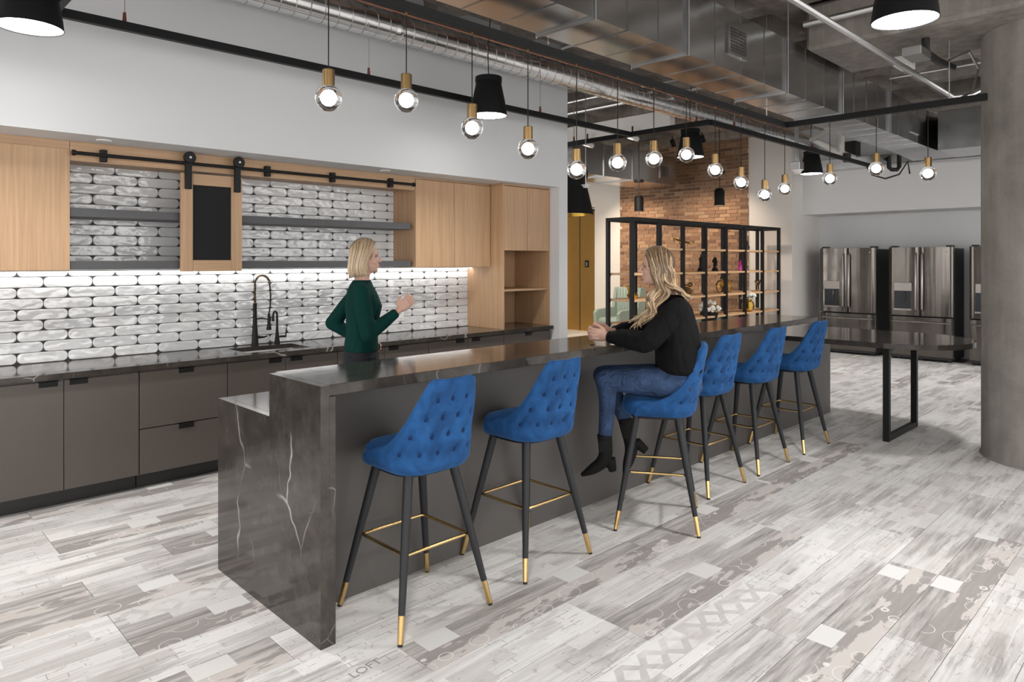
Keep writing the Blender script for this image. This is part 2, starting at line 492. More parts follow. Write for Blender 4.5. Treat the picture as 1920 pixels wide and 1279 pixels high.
def lettering(txt, size, mat, parent, loc, rot, depth=.0004, name='lettering'):
    cu = bpy.data.curves.new('lettering', 'FONT'); cu.body = txt; cu.size = size; cu.extrude = depth
    t = bpy.data.objects.new('lettering', cu); COL.objects.link(t)
    bpy.context.view_layer.update()
    me = bpy.data.meshes.new_from_object(t.evaluated_get(bpy.context.evaluated_depsgraph_get()))
    bpy.data.objects.remove(t)
    o = bpy.data.objects.new(name, me); COL.objects.link(o)
    me.materials.clear(); me.materials.append(mat)
    o.parent = parent
    pl = wloc(parent)
    o.location = tuple(a - b for a, b in zip(loc, pl)); o.rotation_euler = rot
    return o
lettering('LOFT', .062, M['print'], floor, (1.43, 2.325, .0002), (0,0,R(6)))
lettering('LOFT', .06, M['print'], floor, (1.50, 4.34, .0002), (0,0,R(3)))

# ------------------------------------------------------------------ walls
wk = struct(MB().box((-4,5.165,2.42), (5.94,5.98,4.3)).box((5.80,5.165,0), (5.94,5.98,2.42)).build('wall_kitchen', M['white']))
ws = struct(MB().box((-4,5.874,0), (5.80,5.98,2.42)).build('wall_splashback', M['grout']))
struct(MB().box((12,5.25,0), (13.4,9.645,4.3)).box((12,9.645,2.78), (13.4,10.9,4.3)).box((12,10.9,0), (13.4,12.4,4.3)).build('wall_far', M['white_warm']))
struct(MB().box((12.42,-4,2.42), (13.4,5.25,4.3)).box((13.2,-4,0), (13.4,5.25,2.42)).build('wall_alcove', M['white']))
def window_wall(name, axis, pos, a0, a1):
    m = MB(); t = .25
    def put(u0, u1, z0, z1):
        if axis == 'y': m.box((u0,pos-t,z0), (u1,pos,z1))
        else: m.box((pos-t,u0,z0), (pos,u1,z1))
    put(a0, a1, -.1, .35); put(a0, a1, 3.35, 4.3)
    n = round((a1-a0)/2.4)
    for i in range(n+1):
        u = a0 + (a1-a0)*i/n
        put(max(a0,u-.22), min(a1,u+.22), .35, 3.35)
    o = struct(m.build(name, M['white']))
    f = MB()
    for i in range(n):
        u = a0 + (a1-a0)*(i+.5)/n
        if axis == 'y': f.box((u-.03,pos-.16,.35), (u+.03,pos-.10,3.35))
        else: f.box((pos-.16,u-.03,.35), (pos-.10,u+.03,3.35))
    struct(f.build('window_%d' % (1 if axis == 'y' else 2), M['black']))
window_wall('wall_front', 'y', -4.0, -4, 13.4)
window_wall('wall_left', 'x', -4.0, -4, 5.16)
struct(MB().box((2,12.4,0), (14,12.6,4.3)).build('wall_back', M['white_warm']))
struct(MB().box((11.985,8.95,0), (12,9.60,.16)).box((11.985,10.95,0),(12,12.4,.16)).build('baseboard_far', M['base_black']))
struct(MB().box((5.94,5.2,0), (5.952,5.98,.1)).build('baseboard_kitchen', M['base_black']))

# tiles of the splashback: each one a piece of the wall
TH, TP = .0762, .307
tile_cache = {}
def tile_mesh(w, cutl=False, cutr=False):
    key = (round(w, 3), cutl, cutr)
    if key in tile_cache: return tile_cache[key]
    h = TH - .0022; r = .031; n = 4
    def outline(i):
        pts = []
        for cx, cz, a0, cut in ((w-r,r,-90,cutr),(w-r,h-r,0,cutr),(r,h-r,90,cutl),(r,r,180,cutl)):
            if cut:
                x = w - i if cutr and cx > w/2 else i
                pts.append((x, i if a0 in (-90,180) else h - i))
                continue
            for k in range(n + 1):
                a = R(a0 + 90*k/n); pts.append((cx + (r-i)*math.cos(a), cz + (r-i)*math.sin(a)))
        return pts
    m = MB().rings([[(x, 0, z) for x, z in outline(0)], [(x, -.006, z) for x, z in outline(.0005)], [(x, -.0105, z) for x, z in outline(.005)]])
    me = m.mesh('tile', smooth=True); me.materials.append(M['tile'])
    tile_cache[key] = me; return me
for k in range(19):
    z = .877 + TH * k
    x0 = .927 if k % 2 == 0 else 1.084
    lo, hi = (.62, 5.064) if z < 1.50 else (1.05, 4.09)
    for n in range(-3, 16):
        xa = x0 + TP * n + .001; xb = xa + TP - .0022
        cl = xa < lo; cr = xb > hi
        a, b = max(xa, lo), min(xb, hi)
        if b - a < .075: continue
        o = bpy.data.objects.new('tile', tile_mesh(b - a, cl, cr)); COL.objects.link(o)
        o.location = (a, 5.874, z); o.parent = ws

# ------------------------------------------------------------------ ceiling: waffle slab with coffers, a drop panel and the column
ceil_ = MB(); P = .98; cw = .39
cof = MB()
def rrect(h, z, r=.09, n=3):
    pts = []
    for cx, cy, a0 in ((h-r,-h+r,-90),(h-r,h-r,0),(-h+r,h-r,90),(-h+r,-h+r,180)):
        for k in range(n+1):
            a = R(a0 + 90*k/n); pts.append((cx + r*math.cos(a), cy + r*math.sin(a), z))
    return pts
cof.rings([rrect(cw,3.85,.05), rrect(cw-.015,3.87), rrect(cw-.06,4.2,.12), rrect(cw-.10,4.23,.12)], cap=False)
cof.add(rrect(cw-.10,4.23,.12), [tuple(range(16))])
cof_me = cof.mesh('coffer', (0,0,0), True); cof_me.materials.append(M['concrete'])
centres = []
for i in range(17):
    for j in range(17):
        cx, cy = -3.3 + P*i, -3.6 + P*j
        a = P/2
        o4 = [(cx-a,cy-a,3.85),(cx+a,cy-a,3.85),(cx+a,cy+a,3.85),(cx-a,cy+a,3.85)]
        # ring between the cell square and the rounded coffer mouth
        inner = [(cx+x, cy+y, z) for x, y, z in rrect(cw,3.85,.05)]
        vs = o4 + inner
        n = 4
        idx = lambda q, k: 4 + q*4 + k
        fs = []
        cn = [1, 2, 3, 0]
        for q in range(4):
            c0 = cn[q]
            for k in range(3): fs.append((c0, idx(q,k+1), idx(q,k)))
            fs.append((c0, cn[(q+1) % 4], idx((q+1) % 4, 0), idx(q,3)))
        ceil_.add(vs, fs)
        centres.append((cx, cy))
ceil_.box((-3.9,-4.2,4.24), (13.9,12.5,4.34))
ceiling = struct(ceil_.build('ceiling', M['concrete']))
for cx, cy in centres:
    q = seen_at(cx, cy, 3.9)
    o = bpy.data.objects.new('coffer', cof_me); COL.objects.link(o); o.location = (cx, cy, 0); o.parent = ceiling
struct(MB().bbox((6.15,-2.2,3.45), (7.2,2.57,3.852), .03).build('ceiling_beam', M['concrete']))
struct(MB().bbox((-4,3.55,3.62), (5.9,4.05,3.852), .03).build('ceiling_rib', M['concrete']))
cm = MB().lathe([(.56,-.01),(.56,.012),(.548,.02),(.55,3.86)], (7.02,.88,0), 48)
column = struct(cm.build('column', M['column'], smooth=True))
MB().tube([(7.02+.553*math.cos(a), .88+.553*math.sin(a), z) for a, z in ((R(205),.02),(R(205),3.8))], .006, 5).build('board_seam', M['column'], column)
MB().tube([(7.02+.553*math.cos(a), .88+.553*math.sin(a), z) for a, z in ((R(165),.02),(R(165),3.8))], .006, 5).build('board_seam', M['column'], column)

# ------------------------------------------------------------------ brick wall panel (bricks are pieces of it)
bw = struct(MB().box((11.985,6.05,0), (12,8.95,4.2)).build('wall_brick', M['mortar']))
BP, BL = .0685, .225
brick_me = MB().bbox((-.016,0,0), (.004,BL-.011,BP-.011), .0025).mesh('brick'); brick_me.materials.append(M['brick'])
bricks = []
br = random.Random(5)
for k in range(int(4.1/BP)):
    z = .02 + BP*k
    o_ = (k % 2) * BL*.5 + br.uniform(-.03,.03)
    y = 6.055 + o_ - BL
    while y < 8.945:
        a, b = max(y, 6.055), min(y + BL, 8.945)
        if b - a > .05:
            q = seen_at(12, (a+b)/2, z)
            vis = q[1] < 605 and q[1] > 255
            full = b - a > BL - .002
            bricks.append((0 if (vis and full) else 1, abs(q[1]-345), a, b, z))
        y += BL
bricks.sort()
mass = MB(); tints = []
for i, (h, _, a, b, z) in enumerate(bricks):
    if h == 0 and i < 300:
        o = bpy.data.objects.new('brick', brick_me); COL.objects.link(o); o.location = (11.984, a, z); o.parent = bw
    else:
        t = br.random(); w = b - a - .011
        mass.add([(11.968,a,z),(11.968,a+w,z),(11.968,a+w,z+BP-.011),(11.968,a,z+BP-.011),(11.99,a,z),(11.99,a+w,z),(11.99,a+w,z+BP-.011),(11.99,a,z+BP-.011)],
                 [(0,3,2,1),(0,1,5,4),(1,2,6,5),(2,3,7,6),(3,0,4,7)])
        tints += [t] * 5
o = mass.build('brick_field', M['brick_mass'], bw); o['kind'] = 'stuff'
at = o.data.attributes.new('tint', 'FLOAT', 'FACE')
for i, t in enumerate(tints): at.data[i].value = t

# elevator
ev = thing('elevator_door', 'tall bronze two-panel elevator door beside the pale wall beyond the kitchen', 'elevator door', (12.3,10.2,0))
MB().bbox((12.31,9.655,.0), (12.34,10.32,2.72), .003).build('door_panel', M['elev'], ev)
MB().bbox((12.31,10.335,.0), (12.34,10.86,2.72), .003).build('door_panel', M['elev'], ev)
MB().box((12.34,9.65,0), (12.38,10.9,2.77)).build('frame', M['kick'], ev)
MB().box((12.305,10.318,0), (12.3095,10.337,2.72)).build('centre_seam', M['kick'], ev)
pl_ = MB().bbox((12.296,10.06,1.45), (12.3095,10.17,1.61), .003).build('call_plate', M['black'], ev)
lettering('2', .1, M['plastic'], pl_, (12.294, 10.145, 1.49), (R(90),0,R(-90)))
# ------------------------------------------------------------------ kitchen run
def base_unit(x0, x1, fronts, label, basin=False, grp='grey-brown base cabinets under the wall counter'):
    t = thing('base_cabinet', label, 'cabinet', ((x0+x1)/2, 5.55, 0), grp)
    c_ = MB().box((x0+.002,5.295,.105), (x1-.002,5.868,.64 if basin else .832))
    if basin: c_.box((x0+.002,5.295,.64),(x0+.02,5.868,.832)).box((x1-.02,5.295,.64),(x1-.002,5.868,.832)).box((x0+.02,5.295,.64),(x1-.02,5.312,.832))
    c_.build('carcass', M['cab'], t)
    MB().box((x0+.002,5.35,0), (x1-.002,5.37,.105)).build('toe_kick', M['kick'], t)
    for nm, a, b, z0, z1, hx in fronts:
        d = MB().bbox((a+.002,5.272,z0), (b-.002,5.294,z1), .0015).build(nm, M['cab'], t)
        MB().bbox((hx-.052,5.252,z1-.003), (hx+.052,5.294,z1+.002), .0008).box((hx-.052,5.268,z1-.034),(hx+.052,5.2715,z1)).build('handle', M['black'], d)
    return t
Z0, Z1 = .108, .822
base_unit(.63, 1.535, [('door',.63,1.086,Z0,Z1,1.0), ('door',1.086,1.535,Z0,Z1,1.17)], 'two-door grey-brown base cabinet at the near end, before the drawer unit')
base_unit(1.538, 2.15, [('drawer',1.538,2.15,.428,Z1,1.85), ('drawer',1.538,2.15,Z0,.420,1.85)], 'grey-brown base cabinet with two deep drawers')
base_unit(2.153, 3.086, [('door',2.153,2.618,Z0,Z1,2.53), ('door',2.618,3.086,Z0,Z1,2.71)], 'two-door grey-brown sink cabinet under the black faucets', True)
base_unit(3.089, 4.06, [('door',3.089,3.566,Z0,Z1,3.47), ('door',3.566,4.06,Z0,Z1,3.66)], 'two-door grey-brown base cabinet behind the standing woman in green')
base_unit(4.063, 5.049, [('door',4.063,4.554,Z0,Z1,4.45), ('door',4.554,5.049,Z0,Z1,4.66)], 'two-door grey-brown base cabinet next to the oak tower')
base_unit(5.052, 5.775, [('drawer',5.052,5.775,.56,Z1,5.42), ('door',5.052,5.775,Z0,.552,5.42)], 'grey-brown base cabinet below the oak tower at the counter end')
ct = thing('wall_countertop', 'long dark veined stone counter along the tiled wall', 'countertop', (3.1,5.55,.838))
sx0, sx1, sy0, sy1 = 2.34, 2.885, 5.352, 5.725
MB().bbox((-.3,5.235,.838), (sx0,5.873,.875), .002).box((sx1,5.237,.838), (5.783,5.873,.875)).box((sx0,5.237,.838),(sx1,sy0,.875)).box((sx0,sy1,.838),(sx1,5.873,.875)).build('worktop', M['stone'], ct)
sk = thing('sink', 'undermount steel sink sunk into the wall counter', 'sink', ((sx0+sx1)/2,5.54,.66))
MB().add([(sx0,sy0,.838),(sx1,sy0,.838),(sx1,sy1,.838),(sx0,sy1,.838),(sx0+.02,sy0+.02,.66),(sx1-.02,sy0+.02,.66),(sx1-.02,sy1-.02,.66),(sx0+.02,sy1-.02,.66)],
         [(0,1,5,4),(1,2,6,5),(2,3,7,6),(3,0,4,7),(4,5,6,7)]).build('basin', M['sink'], sk)
MB().lathe([(.001,.664),(.03,.664),(.033,.661)], ((sx0+sx1)/2,5.54,0), 16).build('drain', M['seam'], sk)
# sprung faucet
f = thing('spring_faucet', 'tall black spring-neck kitchen faucet behind the sink', 'faucet', (2.60,5.80,.875))
fx, fy = 2.60, 5.80
MB().lathe([(.031,.875),(.031,.882),(.028,.90),(.019,1.06),(.016,1.15),(.0165,1.235),(.012,1.237)], (fx,fy,0), 18, cap=True).build('body', M['black'], f, True)
arc = []
for i in range(25):
    a = math.pi * i / 24
    arc.append((fx + .052*(1-math.cos(a))*.99, fy - .06*(1-math.cos(a))*.5, 1.40 + .075*math.sin(a)))
hose = [(fx,fy,1.235),(fx,fy,1.32)] + arc + [(fx+.112,fy-.06,1.30),(fx+.108,fy-.06,1.20),(fx+.096,fy-.06,1.14)]
MB().tube(hose, .0065, 8).build('hose', M['black'], f, True)
# spring coil around the hose
hv = [Vector(p) for p in hose]
dense = []
for a, b in zip(hv[:-4], hv[1:-3]):
    k = max(2, int((b-a).length/.002))
    dense += [a.lerp(b, q/k) for q in range(k)]
coil = []
for i, p in enumerate(dense):
    t = (dense[min(i+1,len(dense)-1)] - dense[max(i-1,0)]).normalized()
    u = t.cross(Vector((.7,.7,0))).normalized() if abs(t.z) < 2 else t.orthogonal()
    w = t.cross(u)
    a = i * .002 / .0105 * 2*math.pi
    coil.append(p + (u*math.cos(a) + w*math.sin(a)) * .0135)
MB().tube(coil, .0021, 4).build('spring', M['brass_old'], f, True)
MB().tube([(fx,fy,1.10),(fx+.05,fy-.03,1.105),(fx+.10,fy-.06,1.095)], [.006,.006,.006], 8).lathe([(.014,1.08),(.014,1.11)], (fx+.102,fy-.06,0), 12, cap=True).build('holder_arm', M['black'], f, True)
MB().lathe([(.010,1.145),(.013,1.11),(.014,1.06),(.021,1.02),(.021,1.005)], (fx+.097,fy-.06,0), 14, cap=True).build('spray_head', M['black'], f, True)
MB().tube([(fx+.02,fy-.015,.945),(fx+.06,fy-.045,.945),(fx+.085,fy-.06,.955)], [.013,.008,.005], 8).build('lever', M['black'], f, True)
t2 = thing('filter_tap', 'small black gooseneck water tap beside the spring faucet', 'tap', (2.80,5.80,.875))
fx = 2.80
MB().lathe([(.024,.875),(.024,.882),(.016,.94),(.0095,1.02),(.0085,1.12)], (fx,fy,0), 14, cap=True).build('body', M['black'], t2, True)
MB().tube([(fx,fy,1.11)] + [(fx-.028*(1-math.cos(math.pi*i/8)), fy-.02*(1-math.cos(math.pi*i/8)), 1.12+.038*math.sin(math.pi*i/8)) for i in range(9)] + [(fx-.056,fy-.04,1.075)], [.0085]*9+[.009,.012], 8).build('spout', M['black'], t2, True)
MB().tube([(fx+.015,fy-.01,.935),(fx+.07,fy-.03,.935)], .009, 8).tube([(fx+.066,fy-.03,.93),(fx+.07,fy-.03,1.01)], [.006,.004], 8).build('lever', M['black'], t2, True)
# switches
for nm, lb, x, z in (('light_switch','white rocker light switch on the tiled wall near the faucet',3.43,1.115), ('wall_outlet','white wall outlet on the tiles below the raised hand',4.155,1.045)):
    s_ = thing(nm, lb, 'switch' if 'switch' in nm else 'outlet', (x,5.863,z))
    MB().bbox((x-.037,5.852,z-.06), (x+.037,5.864,z+.06), .003).build('cover_plate', M['plastic'], s_)
    MB().bbox((x-.017,5.846,z-.034), (x+.017,5.853,z+.034), .002).build('rocker', M['plastic'], s_)

# wall cabinets
wl = thing('wall_cabinet', 'oak wall cabinet with a plain door, nearest the camera', 'cabinet', (.7,5.68,1.533), 'oak wall cabinets')
MB().box((.2,5.512,1.533), (1.166,5.87,2.36)).build('carcass', M['oak'], wl)
MB().bbox((.2,5.49,1.535), (1.166,5.511,2.36), .0015).build('door', M['oak'], wl)
MB().box((.2,5.505,2.362), (1.166,5.87,2.419)).build('filler_strip', M['oak_x'], wl)
wr = thing('wall_cabinet', 'oak wall cabinet with two doors beside the open shelves', 'cabinet', (4.56,5.68,1.533), 'oak wall cabinets')
MB().box((4.068,5.512,1.533), (5.055,5.87,2.40)).build('carcass', M['oak'], wr)
MB().bbox((4.07,5.49,1.535), (4.555,5.511,2.395), .0015).build('door', M['oak'], wr)
MB().bbox((4.559,5.49,1.535), (5.053,5.511,2.395), .0015).build('door', M['oak'], wr)
MB().box((4.068,5.505,2.402), (5.055,5.87,2.419)).build('filler_strip', M['oak_x'], wr)
vl = thing('oak_valance', 'level oak fascia board above the open shelves, carrying the black rail', 'fascia', (2.6,5.52,2.28))
MB().box((1.168,5.50,2.285), (4.066,5.53,2.419)).box((1.168,5.53,2.30),(4.066,5.87,2.33)).build('board', M['oak_x'], vl)
for z, lb in ((1.912,'upper charcoal floating shelf in front of the white tiles'), (1.547,'lower charcoal floating shelf running above the lit counter')):
    s_ = tag(MB().bbox((1.168,5.52,z-.008), (4.03,5.862,z+.052), .002).build('floating_shelf', M['shelf_grey'], at=(2.6,5.7,z)), lb, 'shelf', 'charcoal floating shelves')
tw = thing('oak_tower', 'oak tower cabinet with two doors above an open niche at the counter end', 'cabinet', (5.43,5.58,.875))
MB().box((5.064,5.302,.876), (5.084,5.87,2.40)).build('side_panel', M['oak'], tw)
MB().box((5.778,5.302,.876), (5.798,5.87,2.40)).build('side_panel', M['oak'], tw)
MB().box((5.084,5.85,.876), (5.778,5.87,2.40)).build('back_panel', M['oak'], tw)
MB().box((5.084,5.33,1.715), (5.778,5.85,1.735)).build('floor_panel', M['oak_x'], tw)
MB().box((5.084,5.325,1.273), (5.778,5.85,1.293)).build('shelf', M['oak_x'], tw)
MB().bbox((5.087,5.30,1.71), (5.428,5.322,2.395), .0015).build('door', M['oak'], tw)
MB().bbox((5.432,5.30,1.71), (5.775,5.322,2.395), .0015).build('door', M['oak'], tw)
MB().box((5.064,5.31,2.402), (5.798,5.87,2.419)).build('filler_strip', M['oak_x'], tw)
# barn rail and sliding chalkboard door
rl = thing('barn_rail', 'long black round rail for the sliding door under the white soffit', 'rail', (2.6,5.44,2.33))
MB().tube([(1.175,5.44,2.333),(4.0,5.44,2.333)], .0125, 10).build('bar', M['black'], rl, True)
for x in (1.365,2.559,3.155,3.765): MB().bbox((x-.02,5.452,2.29), (x+.02,5.50,2.375), .002).build('bracket', M['black'], rl)
for x in (1.168,4.0): MB().tube([(x,5.44,2.333),(x+.02,5.44,2.333)], .02, 12).build('end_stop', M['black'], rl, True)
sd = thing('sliding_door', 'oak-framed sliding panel with a black chalkboard hung from the rail', 'sliding door', (2.11,5.46,1.52))
xa, xb, za, zb = 1.88, 2.343, 1.52, 2.262
MB().bbox((xa,5.462,za), (xa+.085,5.492,zb), .0015).build('stile', M['oak'], sd)
MB().bbox((xb-.085,5.462,za), (xb,5.492,zb), .0015).build('stile', M['oak'], sd)
MB().bbox((xa+.086,5.462,za), (xb-.086,5.492,za+.085), .0015).build('crosspiece', M['oak_x'], sd)
MB().bbox((xa+.086,5.462,zb-.085), (xb-.086,5.492,zb), .0015).build('crosspiece', M['oak_x'], sd)
MB().box((xa+.08,5.474,za+.08), (xb-.08,5.486,zb-.08)).build('chalkboard', M['chalk'], sd)
for x in (xa+.045, xb-.045):
    MB().bbox((x-.022,5.428,2.14), (x+.022,5.461,2.36), .003).build('hanger_strap', M['black'], sd)
    w_ = MB().lathe([(.001,5.40),(.04,5.40),(.044,5.405),(.044,5.425),(.04,5.43),(.001,5.43)], (x,0,2.374), 24, 'y').build('roller', M['black'], sd, True)
    MB().lathe([(.001,5.395),(.009,5.395),(.009,5.401)], (x,0,2.374), 10, 'y').build('axle_bolt', M['seam'], sd, True)
led = thing('led_strip', 'glowing strip light under the oak wall cabinets and lower shelf', 'light strip', (2.8,5.8,1.52))
MB().box((.2,5.80,1.522), (5.06,5.83,1.5325)).build('housing', M['plastic'], led)
MB().box((.2,5.802,1.518), (5.06,5.828,1.5215)).build('diffuser', M['led'], led)
for x, y in ((1.33,5.32),(3.6,5.32)):
    tag(MB().lathe([(.001,2.412),(.045,2.412),(.05,2.4195)], (x,y,0), 20).build('recessed_downlight', M['plastic'], smooth=True), 'small round recessed light in the soffit over the %s' % ('near oak cabinet' if x < 2 else 'far end of the open shelves'), 'downlight', 'soffit downlights')

# ------------------------------------------------------------------ island
il = thing('kitchen_island', 'long dark island with a stepped veined-stone waterfall end and raised bar', 'kitchen island', (4.4,3.1,0))
IX0, IX1 = 1.437, 6.49
MB().prism([(3.644,0),(3.644,.887),(3.055,.887),(3.055,1.083),(2.588,1.083),(2.588,0)], 'x', IX0, IX0+.04).build('waterfall_end', M['stone'], il)
MB().bbox((IX0+.0405,2.60,1.036), (IX1,3.085,1.083), .002).build('bar_top', M['stone'], il)
MB().bbox((IX0+.0405,2.588,0), (IX0+.07,2.60,1.035), .001).build('end_return', M['stone'], il)
MB().bbox((IX0+.0405,3.055,.842), (6.45,3.644,.887), .002).build('lower_worktop', M['stone'], il)
MB().box((IX0+.041,2.90,0), (7.563,2.93,.84)).box((IX0+.041,2.90,.84),(6.44,2.93,1.0355)).build('knee_panel', M['panel'], il)
MB().box((7.533,2.93,0), (7.563,3.60,.84)).build('far_end_panel', M['panel'], il)
MB().box((IX0+.041,3.56,.105), (7.533,3.60,.84)).build('aisle_panel', M['cab'], il)
MB().box((IX0+.041,3.04,.842), (6.44,3.054,1.0355)).build('riser', M['panel'], il)
MB().box((IX0+.041,3.50,0), (7.533,3.52,.105)).build('toe_kick', M['kick'], il)
# table joined to the far end
tb = thing('peninsula_table', 'round-ended dark stone table set across the far end of the island', 'table', (7.09,2.6,0))
cx, r_ = 7.09, .605
poly = [(cx-r_,3.644),(cx-r_,2.10)] + [(cx - r_*math.cos(math.pi*i/32), 2.10 - r_*math.sin(math.pi*i/32)) for i in range(1,32)] + [(cx+r_,2.10),(cx+r_,3.644)]
poly = [(max(x, 6.452), y) if y > 3.0 else (x, y) for x, y in poly]
poly[0] = (6.4845,3.644)
MB().prism(poly[::-1], 'z', .843, .888).build('tabletop', M['stone'], tb)
lg = MB()
for a, b in (((6.66,2.05,0),(6.71,2.102,.84)), ((7.45,2.05,0),(7.50,2.102,.84)), ((6.71,2.052,0),(7.45,2.10,.05)), ((6.71,2.052,.80),(7.45,2.10,.84))): lg.bbox(a, b, .002)
lg.build('leg_frame', M['black'], tb)
def spot(name, loc, aim, power, col, ang=70, blend=.6, r=.05):
    d = bpy.data.lights.new(name, 'SPOT'); d.energy = power; d.color = col; d.spot_size = R(ang); d.spot_blend = blend; d.shadow_soft_size = r
    o = bpy.data.objects.new(name, d); COL.objects.link(o); o.location = loc
    o.rotation_euler = (Vector(aim) - Vector(loc)).to_track_quat('-Z','Y').to_euler(); return o
# ------------------------------------------------------------------ suspended light rails
def bar(m, a, b, w=.022, h=.027):
    (x0,y0,z0), (x1,y1,z1) = a, b
    if abs(x1-x0) > abs(y1-y0): m.bbox((x0,y0-w,z0-h), (x1,y0+w,z0+h), .002)
    else: m.bbox((x0-w,min(y0,y1),z0-h), (x0+w,max(y0,y1),z0+h), .002)
    return m
def rail_frame(label, loc, bars, rods, clip=True):
    t = thing('light_rail', label, 'light rail', loc, 'black suspended rails')
    for a, b in bars: bar(MB(), a, b).build('rail', M['black'], t)
    for x, y, z in rods:
        r = MB().tube([(x,y,z+.028),(x,y,4.22)], .004, 6).build('hanger_rod', M['conduit'], t)
        if clip: MB().tube([(x,y,z+.026),(x,y,z+.085)], [.013,.009], 8).build('clip', M['copper_dark'], r)
    return t
M['copper_dark'] = plain('dark_red_clip', (.16,.035,.03), .5)
rail_frame('black rail frame hung in front of the white soffit wall and turning past its end', (3.7,4.75,3.05),
    [((.92,4.75,3.05),(6.54,4.75,3.05)), ((.92,4.728,3.05),(.92,.6,3.05)), ((6.562,3.75,3.05),(6.562,9.2,3.05)), ((6.584,3.75,3.05),(11.6,3.75,3.05))],
    [(1.30,4.75,3.05),(3.06,4.75,3.05),(5.05,4.75,3.05),(6.562,5.6,3.05),(6.562,3.9,3.05),(7.1,3.75,3.05),(9.2,3.75,3.05)])
rail_frame('black L-shaped rail over the island that carries the glass globes', (3.2,3.0,2.93),
    [((-.8,3.0,2.932),(6.73,3.0,2.932)), ((6.708,2.978,2.932),(6.708,1.33,2.932))],
    [(.9,3.0,2.932),(3.36,3.09,2.99),(6.3,3.0,2.932),(6.708,1.6,2.932)], False)

# ------------------------------------------------------------------ glass globe pendants
def pendant_proto():
    t = thing('globe_pendant', 'glass globe pendant', 'pendant light', (0,0,0), 'glass globe pendants')
    MB().lathe([(.001,.064+.074),(.024,.064+.074),(.029,.064+.070),(.029,.056),(.022,.054),(.001,.054)], seg=24).build('socket', M['brass_old'], t, True)
    g = MB().ell((0,0,0), .064, 32).build('globe', M['glass'], t, 'all')
    MB().ell((0,0,0), .027, 20).build('glowing_core', M['glow'], g, 'all')
    return t
pend = pendant_proto()
dx = [1.708,2.163,2.621,3.079,3.541,3.99,4.441,4.897,5.35,5.803,6.263,6.69]
dz = [2.381,2.444,2.359,2.292,2.206,2.296,2.369,2.45,2.368,2.299,2.221,2.308]
ordn = ['first','second','third','fourth','fifth','sixth','seventh','eighth','ninth','tenth','eleventh','twelfth']
spots = [(x,3.0,z,'%s glass globe pendant along the island rail, counted from the camera end' % n if i else 'glass globe pendant on brass socket nearest the camera end of the island rail') for i, (x,z,n) in enumerate(zip(dx,dz,ordn))]
spots += [(6.708,2.576,2.372,'first glass globe pendant past the corner on the short cross rail'), (6.708,2.17,2.429,'middle glass globe pendant on the short cross rail'), (6.708,1.758,2.348,'outermost glass globe pendant on the short cross rail, nearest the concrete column')]
for i, (x, y, z, lb) in enumerate(spots):
    o = pend if i == 0 else dup(pend)
    o.location = (x, y, z); o['label'] = lb
for i, (x, y, z, lb) in enumerate(spots):
    o = [q for q in bpy.data.objects if q.get('label') == lb][0]
    MB().tube([(x,y,z+.137),(x,y,2.905)], .0032, 6).build('cord', M['black'], o)
    MB().tube([(x,y,2.888),(x,y,2.906)], .007, 8).build('ferrule', M['brass_old'], o)

# ------------------------------------------------------------------ bell lamps
def bell_proto():
    t = thing('bell_pendant', 'bell lamp', 'pendant light', (0,0,0), 'black bell pendants')
    MB().lathe([(.001,.335),(.112,.335),(.115,.332),(.115,.288),(.109,.286),(.118,.24),(.141,.13),(.154,.05),(.159,.0),(.155,.0),(.150,.05),(.10,.27),(.001,.275)], seg=40).build('shade', M['black_soft'], t, True)
    MB().lathe([(.001,.006),(.1535,.006),(.153,.012),(.001,.014)], seg=40).build('diffuser', M['lamp_glow'], t)
    MB().tube([(0,0,.335),(0,.01,.6),(.02,.0,.85),(0,0,1.0),(0,0,1.37)], .0045, 6).build('cord', M['black'], t)
    return t
bell = bell_proto()
def bell_beam(x, y, z, p=BEAM): spot('bell_light', (x,y,z-.012), (x,y,0), p, (1,.975,.95), 128, .9, .14)
bl = [(.763,4.476,2.85,'big black bell lamp cut by the frame above the oak wall cabinet'), (4.06,4.43,2.85,'black bell lamp hanging in front of the white soffit wall'),
      (7.42,4.49,2.85,'black bell lamp beside the brick wall, behind the globes'), (10.5,4.30,2.90,'small distant black bell lamp before the white column next to the alcove'),
      (4.0,1.156,2.85,'big black bell lamp under the concrete ceiling beside the square duct'), (.75,1.156,2.85,'black bell lamp over the floor near the camera'),
      (7.4,1.3,2.85,'black bell lamp behind the concrete column'), (11.35,1.2,2.85,'black bell lamp in front of the refrigerators'),
      (4.0,-2.1,2.85,'black bell lamp behind the camera over the open floor'), (.75,-2.1,2.85,'black bell lamp behind the camera'), (7.4,-2.1,2.85,'black bell lamp on the open floor past the column')]
for i, (x, y, z, lb) in enumerate(bl):
    o = bell if i == 0 else dup(bell)
    o.location = (x, y, z); o['label'] = lb
    bell_beam(x, y, z)

